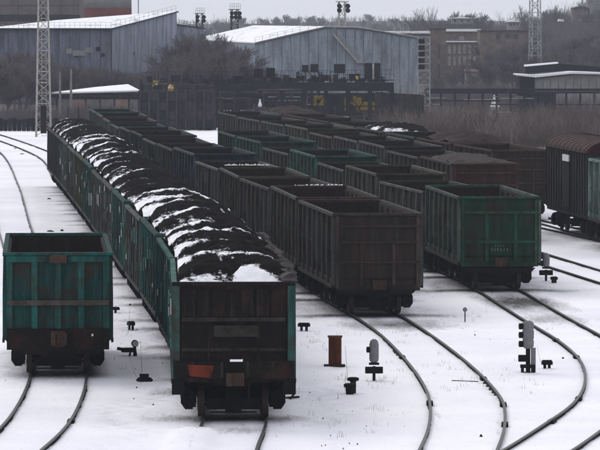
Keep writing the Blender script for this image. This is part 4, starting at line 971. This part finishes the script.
for k in range(26):
    px = random.uniform(225, 385); h_ = random.uniform(4, 11)*(1 if 250 < px < 380 else .6); beam_px(px, 82, px+random.uniform(-1,1), 82-h_, random.uniform(.03,.07), 'void', Yr+.5, 'mast')
    if k % 2: beam_px(px, 82-h_, px+random.uniform(4,12), 82-h_*random.uniform(.6,1), .04, 'void', Yr+.5, 'mast')
for p, q, w_, h_ in ((254,69,9,9),(266,68,9,10),(235,76,8,5),(283,75,6,6),(296,76,9,5),(322,75,7,6),(349,74,9,7),(388,84,4,8)):
    xa, za = atd(p, q, Yr+1); xb, zb_ = atd(p+w_, q+h_, Yr+1); MB().box(xa-cb.location.x, xb-cb.location.x, 4, 5, zb_, za).build('hoist_house', M['void' if w_ > 7 else 'darkwall'], cb)
# storage wall below
t = wth('bunker_wall', 'high dark stained concrete wall with pilasters under the left part of the crane runway', 'wall', 178, 462)
wbox(t, 'wall', 'darkwall', 138, 216, 91, 130, 462, .6, -.3)
for px in np.linspace(140, 213, 9): wbox(t, 'pilaster', 'darkwall', px-1.0, px+1.0, 90, 130, 461.6, .39, -.3)
for i in range(8):
    for j in range(4):
        p = 141.3+i*9.1; q = 92+j*9.4; wbox(t, 'panel', random.choice(['darkwall','darkwall','darkwall','darksteel']), p, p+6.8+random.uniform(-.5,.4), q+random.uniform(0,1.5), q+8.6, 461.85, .15)
t = wth('bunker_wall', 'dark back wall with pale ledges behind the yellow machines under the crane runway', 'wall', 310, 492)
wbox(t, 'wall', 'darksteel', 216, 396, 93, 130, 492, .6, -.3)
for py, p, q in ((96.5,268,309),(100,272,300),(104,306,334),(110,218,300),(121,330,350),(98,222,236)): wbox(t, 'ledge', 'greyw' if q-p < 50 else 'concrete', p, q, py, py+.9, 491.6, .35)
for px in np.linspace(220, 392, 13): wbox(t, 'pilaster', 'darkwall', px-1.2, px+1.2, 93, 130, 491.5, .4, -.3)
t = wth('yellow_cab', 'yellow crane cab with a dark window hanging under the runway', 'crane cab', 319, 474)
wbox(t, 'body', 'yellow', 314, 325, 96, 106, 473, 1.2); wbox(t, 'window', 'void', 316.5, 320, 99.5, 103, 472.9, .08)
wbox(t, 'hanger', 'darksteel', 318, 320, 91, 96, 473.3, .3)
t = wth('machine_housing', 'dark blue boxy housing between the yellow cab and the yellow frame', 'machine', 333, 474); wbox(t, 'body', 'navy', 326.5, 340, 95, 107, 473.2, 1.3); wbox(t, 'lid', 'darksteel', 326, 340.6, 94, 94.9, 473.1, 1.5)
t = wth('yellow_excavator', 'yellow H-shaped loading machine with an L-shaped arm under the runway', 'machine', 360, 474)
for q in ((344.5,347.5,96,111),(353,356,96,106),(356.2,361.5,97.5,111)): wbox(t, 'frame_post', 'yellow', *q, 473, .6)
wbox(t, 'crossbeam', 'yellow', 347.6, 352.9, 102, 104, 473.1, .4); wbox(t, 'boom', 'yellow', 361.6, 374.5, 102.5, 110, 473, .9); wbox(t, 'undercarriage', 'void', 347.6, 353, 104.6, 109, 473.1, 1)
for q in ((322, 'a'),):
    pass
t = wth('yellow_drum', 'small yellow-and-dark machine on the left end of the crane runway', 'machine', 155, 470.5)
wbox(t, 'hood', 'yellow', 152.5, 158.5, 80.5, 82, 469.8, .5); wbox(t, 'side', 'yellow', 152.5, 154.2, 82.1, 86.5, 469.8, .5); wbox(t, 'housing', 'white', 155, 157.5, 83, 86.5, 470, .5)
t = wth('yellow_bucket', 'yellow-white rounded bucket on the crane runway right of the small machine', 'machine', 171, 470.5)
MB().lathe([(.1,3.2),(.25,3.3),(.3,3.7),(.2,3.9),(.05,3.95)], (0,-.5,0), 12).build('bucket', M['yellow'], t, True); wbox(t, 'lip', 'white', 168, 172.5, 87, 88.6, 469.5, .3)
t = wth('yellow_lamp_unit', 'small bright yellow unit above the runway in front of the teal hall', 'machine', 358, 469)
wbox(t, 'body', 'yellow', 356.3, 358.3, 76, 79.5, 469, .3); wbox(t, 'side', 'white', 355.6, 356.2, 76, 78, 469, .3); wbox(t, 'stand', 'darksteel', 357, 357.8, 79.6, 82.4, 469, .3)
t = wth('pale_panel_box', 'pale grey framed box in front of the dark wall below the crane runway', 'box', 338, 450)
for q in ((326.5,330.5),(331.5,336),(338,341.5),(343,349)): wbox(t, 'panel', 'tank', q[0], q[1], 116.5, 126, 449, .3, -.2)
t = wth('marker_cone', 'white cone-shaped object standing in front of the dark bunker wall', 'cone', 260, 452)
_, z_ = atd(260, 107, 452); MB().lathe([(.19,0),(.17,.2),(.09,.5),(.06,.62),(.08,.66),(.02,.72)], (0,0,z_), 10).build('cone', M['white'], t, True); MB().box(-.5,.5,-.3,.3,-.1,z_-.01).build('plinth', M['darkwall'], t)
t = wth('sloping_conveyor', 'dark sloping covered wall with a railing right of the runway', 'conveyor', 400, 480)
x0, za = atd(376, 92, 480); x1, zb_ = atd(424, 95, 480); x0 -= t.location.x; x1 -= t.location.x
MB().prism([(x0,-.2),(x1,-.2),(x1,zb_),(x0,za)], 0, 2, 'y').build('wall', M['darkwall'], t); b = MB(); rail_fence(b, (x0+1.6,-.1), (x1,-.1), za, zb_, .9, 14); b.build('railing', M['palec'], t)

# pipe bridge
Yp = 520
t = wth('pipe_bridge', 'long dark pipe bridge on posts crossing the right side behind the brush', 'bridge', 512, Yp)
wbox(t, 'girder', 'darksteel', 424, 640, 88.6, 91.2, Yp, .7); wbox(t, 'pipe', 'darksteel', 424, 640, 91.6, 93.4, Yp+.1, .5)
wbox(t, 'lower_pipe', 'darksteel', 428, 500, 100, 101.6, Yp+.2, .3); wbox(t, 'lower_pipe', 'darksteel', 490, 640, 104, 105.2, Yp+.2, .3)
for px in np.linspace(427, 636, 16): wbox(t, 'post', 'darksteel', px-.9, px+.9, 93.5, 130, Yp+.1, .3, -.3)
for k in range(16):
    px = random.uniform(430, 600); wbox(t, 'snow_strip', 'greyw', px, px+random.uniform(2,9), 96.2, 96.9, Yp-.05, .1) if k < 2 else None
for p, q, py in ((464,498,99.2),(431,446,97.5),(433,441,104),(500,534,98),(556,586,92.6)): wbox(t, 'snow_strip', 'white', p, q, py, py+.7, Yp+.8, .2)
t = wth('white_kiln', 'pale ruined block with snow heaps and broken openings below the pipe bridge', 'ruin', 497, 530)
wbox(t, 'wall', 'tank', 491.5, 499, 107, 127, 530, 1.5, -.3); wbox(t, 'wall', 'tank', 500, 517, 113, 127, 531, 1.5, -.3)
for q in ((493,495,110,114),(496,497.5,117,121),(503,506,115,118),(509,511,114.5,119)): wbox(t, 'opening', 'void', *q, 529.8, .12)
wbox(t, 'snow_cap', 'snowp', 491, 499.5, 105.6, 106.9, 529.9, 1.6); wbox(t, 'snow_cap', 'snowp', 499.6, 511, 112, 112.9, 530.9, 1.6)
b = MB(); x0 = atd(494.5, 100, 530)[0]-t.location.x
b.lathe([(.35,0),(.28,.4),(.12,.8),(.16,.9),(.03,1.1)], (x0,.7,atd(494,105.4,530)[1]), 9); b.build('chimney', M['white'], t)
t = wth('dark_shed', 'dark low shed behind the pipe bridge right of the pale ruin', 'shed', 535, 538)
wbox(t, 'wall', 'navy', 519, 556, 94, 126, 538, 5, -.3); wbox(t, 'roof', 'darkwall', 518, 557, 92.8, 93.9, 537.6, 5.6)
t = wth('retaining_wall', 'low wall capped with patchy snow among the brush at right', 'wall', 580, 500)
wbox(t, 'wall', 'darkwall', 553, 640, 118, 126, 500, .6, -.3)
for k in range(13): px = 555+k*3.9; wbox(t, 'snow_cap', 'snowp', px, px+random.uniform(1.6,3.7), 115.9+random.uniform(0,.7), 117.9, 500, .5)

# snow-roofed low hall right
Yh = 560
t = wth('low_hall', 'low light grey hall with a broad snowy roof and a dark upper clerestory at right', 'building', 575, Yh); ox = t.location.x
X_ = lambda px, py=75: atd(px, py, Yh)[0]-ox; Z_ = lambda py: atd(500, py, Yh)[1]
b = MB(); b.prism([(X_(535),-.3),(X_(660),-.3),(X_(660),Z_(80)),(X_(600),Z_(75.3)),(X_(573),Z_(74.8)),(X_(535),Z_(79))], .6, 12, 'y'); b.build('wall', M['greyw'], t)
for i in range(16):
    p, q = 536+i*7.6, 536+(i+1)*7.6-.5; zt_ = min(Z_(79.6-(4.2 if p > 555 else (p-535)*.21)), Z_(75.6)) if p < 600 else Z_(77+(p-600)*.05)
    MB().box(X_(p), X_(q), .5, .59, -.2, zt_-.15).build('panel', M['greyw'], t)
wbox(t, 'side_wall', 'void', 520, 534.8, 77.6, 100, Yh+1, 10, -.3)
b = MB(); pr = [(516.5,75.4),(535,77.4),(573,73.6),(600,74.2),(660,79)]; pr2 = [(660,77),(600,72.6),(573,71.8),(535,75.2),(516.5,74)]
b.prism([(X_(p), Z_(q)) for p, q in pr+pr2], 0, 9, 'y'); b.build('roof', M['snowp'], t)
b = MB(); b.prism([(X_(527),Z_(73.5)),(X_(570),Z_(71)),(X_(660),Z_(75)),(X_(660),Z_(70.5)),(X_(600),Z_(67)),(X_(560),Z_(64)),(X_(527),Z_(67))], 4, 5, 'y'); b.build('clerestory', M['void'], t)
b = MB(); b.prism([(X_(527),Z_(66.9)),(X_(560),Z_(63.9)),(X_(560),Z_(62.6)),(X_(527),Z_(65.4))], 3.9, 8, 'y'); b.build('upper_snow', M['snowp'], t)
b = MB()
for p in np.linspace(530, 600, 24): b.bar((X_(p), 3.6, Z_(76)), (X_(p), 3.6, Z_(72)), .03, 3)
b.build('railing', M['darksteel'], t)

# brick and apartment buildings
def block(label, name, px0, px1, py0, Y, mat, wins, depth=12, snow=True, winmat='glass', cat='building', pz=0):
    t = wth(name, label, cat, (px0+px1)/2, Y); wbox(t, 'wall', mat, px0, px1, py0, 90, Y, depth, pz)
    if snow: wbox(t, 'roof', 'snowp', px0-1, px1+1, py0-2.2, py0-.05, Y-.5, depth+1)
    else: wbox(t, 'roof', 'darkwall', px0-.4, px1+.4, py0-.8, py0-.05, Y-.3, depth+.6)
    for (a_, b_, c_, d_) in wins: wbox(t, 'window', winmat, a_, b_, c_, d_, Y-.12, .1)
    return t
block('brown wall block with a snow-capped roof edge behind the teal hall gable', 'brick_building', 386, 429, 33.5, 780, 'brownclad', [])
block('narrow brown tower block between the teal hall and the cream-windowed building', 'brick_building', 429, 446, 29, 800, 'brick', [(438,440,44,58),(438,440,64,78)], snow=False)
wl = [(448+i*5, 451+i*5, y0_, y0_+9) for i in range(6) for y0_ in (45, 56.5)]+[(459,464,36,40)]
t = block('office building with two rows of tall cream-framed windows and snow ledges', 'office_building', 446, 480, 31.5, 820, 'brick', wl, winmat='cream')
wbox(t, 'snow_ledge', 'snowp', 446, 480, 41, 42.2, 819.5, .6)
block('plain brown brick building with three small dark windows near its top', 'brick_building', 480, 529, 31, 790, 'brick', [(496,500,32.5,39),(505.5,509,33,38),(514,518,33.5,38.5)], snow=False)
t = wth('kiosk', 'small pale hut with a pinkish flat cap in front of the brown brick building', 'hut', 472, 700); wbox(t, 'wall', 'concrete', 465.5, 479, 72, 95, 700, 3, 0); wbox(t, 'roof', 'pink', 465, 480, 69.6, 71.9, 699.6, 3.6)
for (p, q, a_, b_, mat, lb) in ((573,589,8,20,'brick','brown house on the wooded hillside at top right'),(588,612,-4,12,'concrete','grey block at the very top right corner of the hill'),(452,474,18.5,22.5,'greyw','pale small house among trees on the hilltop'),(508,520,22,30,'greyw','small snow-roofed house on the hillside left of the slim mast')):
    Y_ = 1090; x_, _ = atd((p+q)/2, 50, Y_); t = thing('hillside_house', lb, 'house', (x_, Y_, 0)); wbox(t, 'wall', mat, p, q, a_, b_+(1.5 if mat == 'greyw' else 6), Y_, 8)
    x0, z0 = atd(p-1, a_, Y_); x1, z1 = atd((p+q)/2, a_-1.8, Y_); x2 = atd(q+1, a_, Y_)[0]
    MB().prism([(x0-x_, z0+.02), (x2-x_, z0+.02), (x1-x_, z1)], -.5, 9, 'y').build('roof', M['snowp'] if mat != 'brick' else M['darkwall'], t)
    for i in range(3): wbox(t, 'window', 'glass', p+2+i*(q-p-2)/3, p+4+i*(q-p-2)/3, a_+1.2, a_+3.4, Y_-.1, .1)
for px, py, w_, lb in ((561,20,7,'left'),(582,19,5,'middle'),(594,19,6,'right')):
    x_, z_ = atd(px, py, 1060); o = MB().prism([(-w_*.1,0),(w_*.1,0),(w_*.06,.45),(-w_*.05,.5)], 0, 3, 'y').build('snowy_roof', M['snowp']); o.location = (x_, 1060, z_-.3); tag(o, f'small snow-covered roof among hillside trees at upper right, the {lb} one', 'roof')

# ------------------------------------------------------------------ trees and brush
def grow(seed, h, spread=.5, lv=5, up=.3, tw=.012, narrow=False, trunk_f=.25, nb=4):
    r = random.Random(seed); segs = []
    def br(p, d, L, rad, lev):
        n = 3 if lev < 3 else 2; q = p
        for i in range(n):
            d = (d+Vector((r.gauss(0,.16), r.gauss(0,.16), r.gauss(0,.10)+(.04 if lev else .1)))).normalized()
            q2 = q+d*(L/n); r2 = rad*.82; segs.append((q, q2, rad, r2, lev)); 
            if lev < lv and (i > 0 or lev > 0):
                for k in range(r.choice((1,2,2)) if lev else nb):
                    an = r.uniform(0, 2*math.pi); tilt = r.uniform(.35,.9)*spread*1.6
                    s_ = (d+Vector((math.cos(an), math.sin(an), up*.5))*tilt).normalized()
                    br(q2 if r.random() < .6 else q+(q2-q)*r.random(), s_, L*r.uniform(.5,.72), max(tw, r2*.55), lev+1)
            q = q2; rad = r2
        if lev < lv: br(q, d, L*.62, max(tw, rad*.8), lev+1)
    br(Vector((0,0,-.3)), Vector((0,0,1)), h*(.42 if not narrow else .5), h*.013, 0)
    return segs
def seg_mesh(name, segs, mat, sides=3):
    n = len(segs); P = np.array([s[0] for s in segs]); Q = np.array([s[1] for s in segs]); r1 = np.array([s[2] for s in segs]); r2 = np.array([s[3] for s in segs])
    d = Q-P; d /= np.maximum(np.linalg.norm(d, axis=1), 1e-6)[:, None]; ref = np.where(np.abs(d[:,2:3]) > .9, [[1.,0,0]], [[0,0,1.]])
    a_ = np.cross(d, ref); a_ /= np.linalg.norm(a_, axis=1)[:, None]; b_ = np.cross(d, a_); V = []
    for c_, r_ in ((P, r1), (Q, r2)):
        for k in range(sides):
            t = 2*math.pi*k/sides; V.append(c_+(a_*math.cos(t)+b_*math.sin(t))*r_[:, None])
    V = np.stack(V, 1).reshape(-1, 3); base = np.arange(n)[:, None]*(2*sides)
    q = np.concatenate([base+np.array([k, (k+1) % sides, (k+1) % sides+sides, k+sides]) for k in range(sides)], 0)
    me = bpy.data.meshes.new(name); me.vertices.add(len(V)); me.vertices.foreach_set('co', V.astype(np.float32).ravel())
    nf = len(q); me.loops.add(nf*4); me.loops.foreach_set('vertex_index', q.astype(np.int32).ravel()); me.polygons.add(nf); me.polygons.foreach_set('loop_start', np.arange(0, nf*4, 4, dtype=np.int32))
    me.update(calc_edges=True); me.materials.append(mat); return me
VAR = []
for i, (h, sp, nar) in enumerate(((8,.55,False),(8,.45,False),(8,.65,False),(8,.5,False),(9,.2,True))):
    sg = grow(20+i, h, sp, 5 if not nar else 4, .3 if not nar else 1.4, .017, nar)
    VAR.append((seg_mesh('trunk', [s for s in sg if s[4] == 0], M['bark'], 6), seg_mesh('crown', [s for s in sg if s[4] > 0], M['twig'], 3), len(sg)))
print('tree segs', [v[2] for v in VAR])
def tree(px, py_base_or_none, Y, h, var, label, group, z=None):
    x_ = atd(px, 50, Y)[0]
    if z is None: z = float(hill_z(x_, Y)) if Y > 640 else 0
    t = thing('bare_tree', label, 'tree', (x_, Y, z), random.uniform(0, 6.28), group); s_ = h/8.0; t.scale = (s_*random.uniform(.85,1.2), s_*random.uniform(.85,1.2), s_)
    link_mesh('trunk', VAR[var][0], t); link_mesh('crown', VAR[var][1], t)
# left grove in front of the workshop
for k in range(48):
    px = random.uniform(-5, 112) if k < 36 else random.uniform(95, 150)
    h = random.uniform(4.0, 7.6) if px < 50 else random.uniform(3.0, 5.6)
    tree(px, None, random.uniform(505 if px < 40 else 548, 592), h, k % 4, 'bare grey-brown tree in the grove before the blue-grey workshop wall', 'bare trees before the workshop', 0)
for k in range(28):
    px = random.gauss(216, 27); h = max(3.4, 9.4-abs(px-207)*.095)+random.uniform(-.8,.6)
    tree(px, None, random.uniform(500, 550), h, k % 4, 'bare brownish tree in the clump between the workshop and the teal hall', 'bare trees between the halls', 0)
for k in range(8): tree(262+k*5+random.uniform(-1.5,1.5), None, random.uniform(515, 550), random.uniform(2.8, 4.6), k % 4, f'{ORD[k]} low bare tree from the left at the foot of the teal hall', 'bare trees at the foot of the teal hall', 0)
for k in range(8): tree(404+k*5+random.uniform(-1,1), None, 1020+random.uniform(-20,20), random.uniform(5, 9), 4, f'{ORD[k]} narrow upright poplar from the left on the skyline behind the teal hall', 'poplars on the skyline')
for k in range(95):
    px = random.uniform(345, 615); Y_ = random.uniform(960, 1320); tree(px, None, Y_, random.uniform(3.2, 7.0)*(.7 if px < 430 else 1), k % 5 if k % 3 else 4, 'bare tree of the wood covering the hill at upper right', 'bare trees on the wooded hill')
for k in range(48):
    px = random.uniform(482, 615); Y_ = random.uniform(620, 900); tree(px, None, Y_, random.uniform(4.5, 7.5), k % 4, 'bare tree on the lower slope around the brick building and slim mast', 'bare trees on the lower slope')
for k in range(6): tree(434+k*8+random.uniform(-2,2), None, random.uniform(640, 740), random.uniform(2.5, 4), k % 4, f'{ORD[k]} of the low bare trees before the cream-windowed office', 'low bare trees before the office')
for k, (px, h) in enumerate(((443,8.5),(456,10.5),(464,9.5),(472,9))): tree(px, None, 1140, h, k % 4, f'{ORD[k]} tall bare tree from the left around the pale hilltop house', 'tall bare trees on the hilltop')
far = []
for k in range(50): tree(random.uniform(205, 400), None, random.uniform(1800, 2300), random.uniform(4, 7), k % 4, 'faint bare tree on the distant hazy ridge', 'faint trees on the distant ridge')
pts = []
for k in range(420):
    px = random.uniform(424, 620); Y_ = random.uniform(545, 690); pts.append((atd(px, 100, Y_)[0], Y_, 0))
BP = pts
# brush: nobody could count it
def brush(name, label, pts, hmin, hmax, mat, seed, per=26, wd=1.0, sg=.5):
    r = random.Random(seed); segs = []
    for (x_, y_, z_) in pts:
        H_ = hmin+(hmax-hmin)*r.random()**1.6*(.45+1.1*float(vnoise(np.array(x_*.35), np.array(y_*.12), seed)))
        for k in range(per):
            p = Vector((x_+r.gauss(0,sg), y_+r.gauss(0,sg*1.2), z_-.1)); d = Vector((r.gauss(0,.25), r.gauss(0,.25), 1)).normalized(); L = H_*r.uniform(.5,1)
            q = p+d*L*.55; segs.append((p, q, .014*wd, .011*wd, 1)); 
            for m_ in range(3):
                d2 = (d+Vector((r.gauss(0,.35), r.gauss(0,.35), .2))).normalized(); segs.append((q-d*L*.18*m_, q-d*L*.18*m_+d2*L*r.uniform(.25,.5), .011*wd, .007*wd, 2))
    o = link_mesh(name, seg_mesh(name, segs, mat, 3)); return tag(o, label, 'brush', kind='stuff')
pts = []
for k in range(900):
    px = random.uniform(378, 615); Y_ = random.uniform(395 if px > 480 else 425, 515); x_ = atd(px, 100, Y_)[0]; 
    if 484 < px < 520 and Y_ > 415 and random.random() < .72: continue
    pts.append((x_, Y_, GZ))
brush('brush', 'pinkish brown leafless brush filling the waste ground behind the right-hand trains', pts, 1.2, 2.6, M['brush'], 3, 18)
pts = []
for k in range(240):
    px = random.uniform(380, 615); Y_ = random.uniform(400 if px > 480 else 430, 500); pts.append((atd(px, 100, Y_)[0], Y_, GZ))
brush('brush', 'paler straw-grey stems standing up through the brush at right', pts, 1.6, 3.4, M['pale_stem'], 61, 9)
pts = [(atd(random.uniform(-5, 140), 100, 1)[0]*0+atd(px, 100, Y_)[0], Y_, 0) for px, Y_ in [(random.uniform(-6, 140), random.uniform(470, 505)) for k in range(260)]]
brush('brush', 'grey leafless scrub seen through and behind the pipe bridge', BP, 1.0, 3.2, M['twig'], 33, 16, 1.3, .8)
hp = []
for k in range(1100):
    px = random.uniform(335, 625); Y_ = random.uniform(880 if 420 < px < 532 else 760, 1330); x_ = atd(px, 100, Y_)[0]; hp.append((x_, Y_, float(hill_z(x_, Y_))))
brush('wood', 'grey leafless wood covering the hillside at upper right, read as one mass', hp, 3.5, 8.5, M['twig'], 8, 13, 3.0, 1.6)
hp = []
for k in range(500):
    px = random.uniform(-10, 420); Y_ = random.uniform(1700, 2600); x_ = atd(px, 100, Y_)[0]; hp.append((x_, Y_, float(hill_z(x_, Y_))))
brush('wood', 'faint bluish wood along the distant ridge', hp, 3, 6, M['twig'], 18, 8, 5.0, 4)
brush('brush', 'dark grey leafless undergrowth below the trees at left', pts, 1.0, 2.6, M['twig'], 4, 22)
pts = [(atd(px, 100, Y_)[0], Y_, 0) for px, Y_ in [(random.uniform(150, 300), random.uniform(492, 545)) for k in range(220)]]
brush('brush', 'brownish leafless undergrowth behind the crane runway', pts, 1.8, 3.8, M['twig'], 5, 20)

# ------------------------------------------------------------------ haze
hz = MB().box(-1400, 1400, -60, 3000, -3, 45)
mh = bpy.data.materials.new('haze'); mh.use_nodes = True; mh.node_tree.nodes.clear()
o_ = mh.node_tree.nodes.new('ShaderNodeOutputMaterial'); v_ = mh.node_tree.nodes.new('ShaderNodeVolumePrincipled')
v_.inputs['Color'].default_value = (.82,.88,1,1); v_.inputs['Density'].default_value = .00017; v_.inputs['Anisotropy'].default_value = 0
mh.node_tree.links.new(v_.outputs[0], o_.inputs['Volume'])
tag(hz.build('haze', mh), kind='stuff')
print('objects', len(bpy.data.objects))
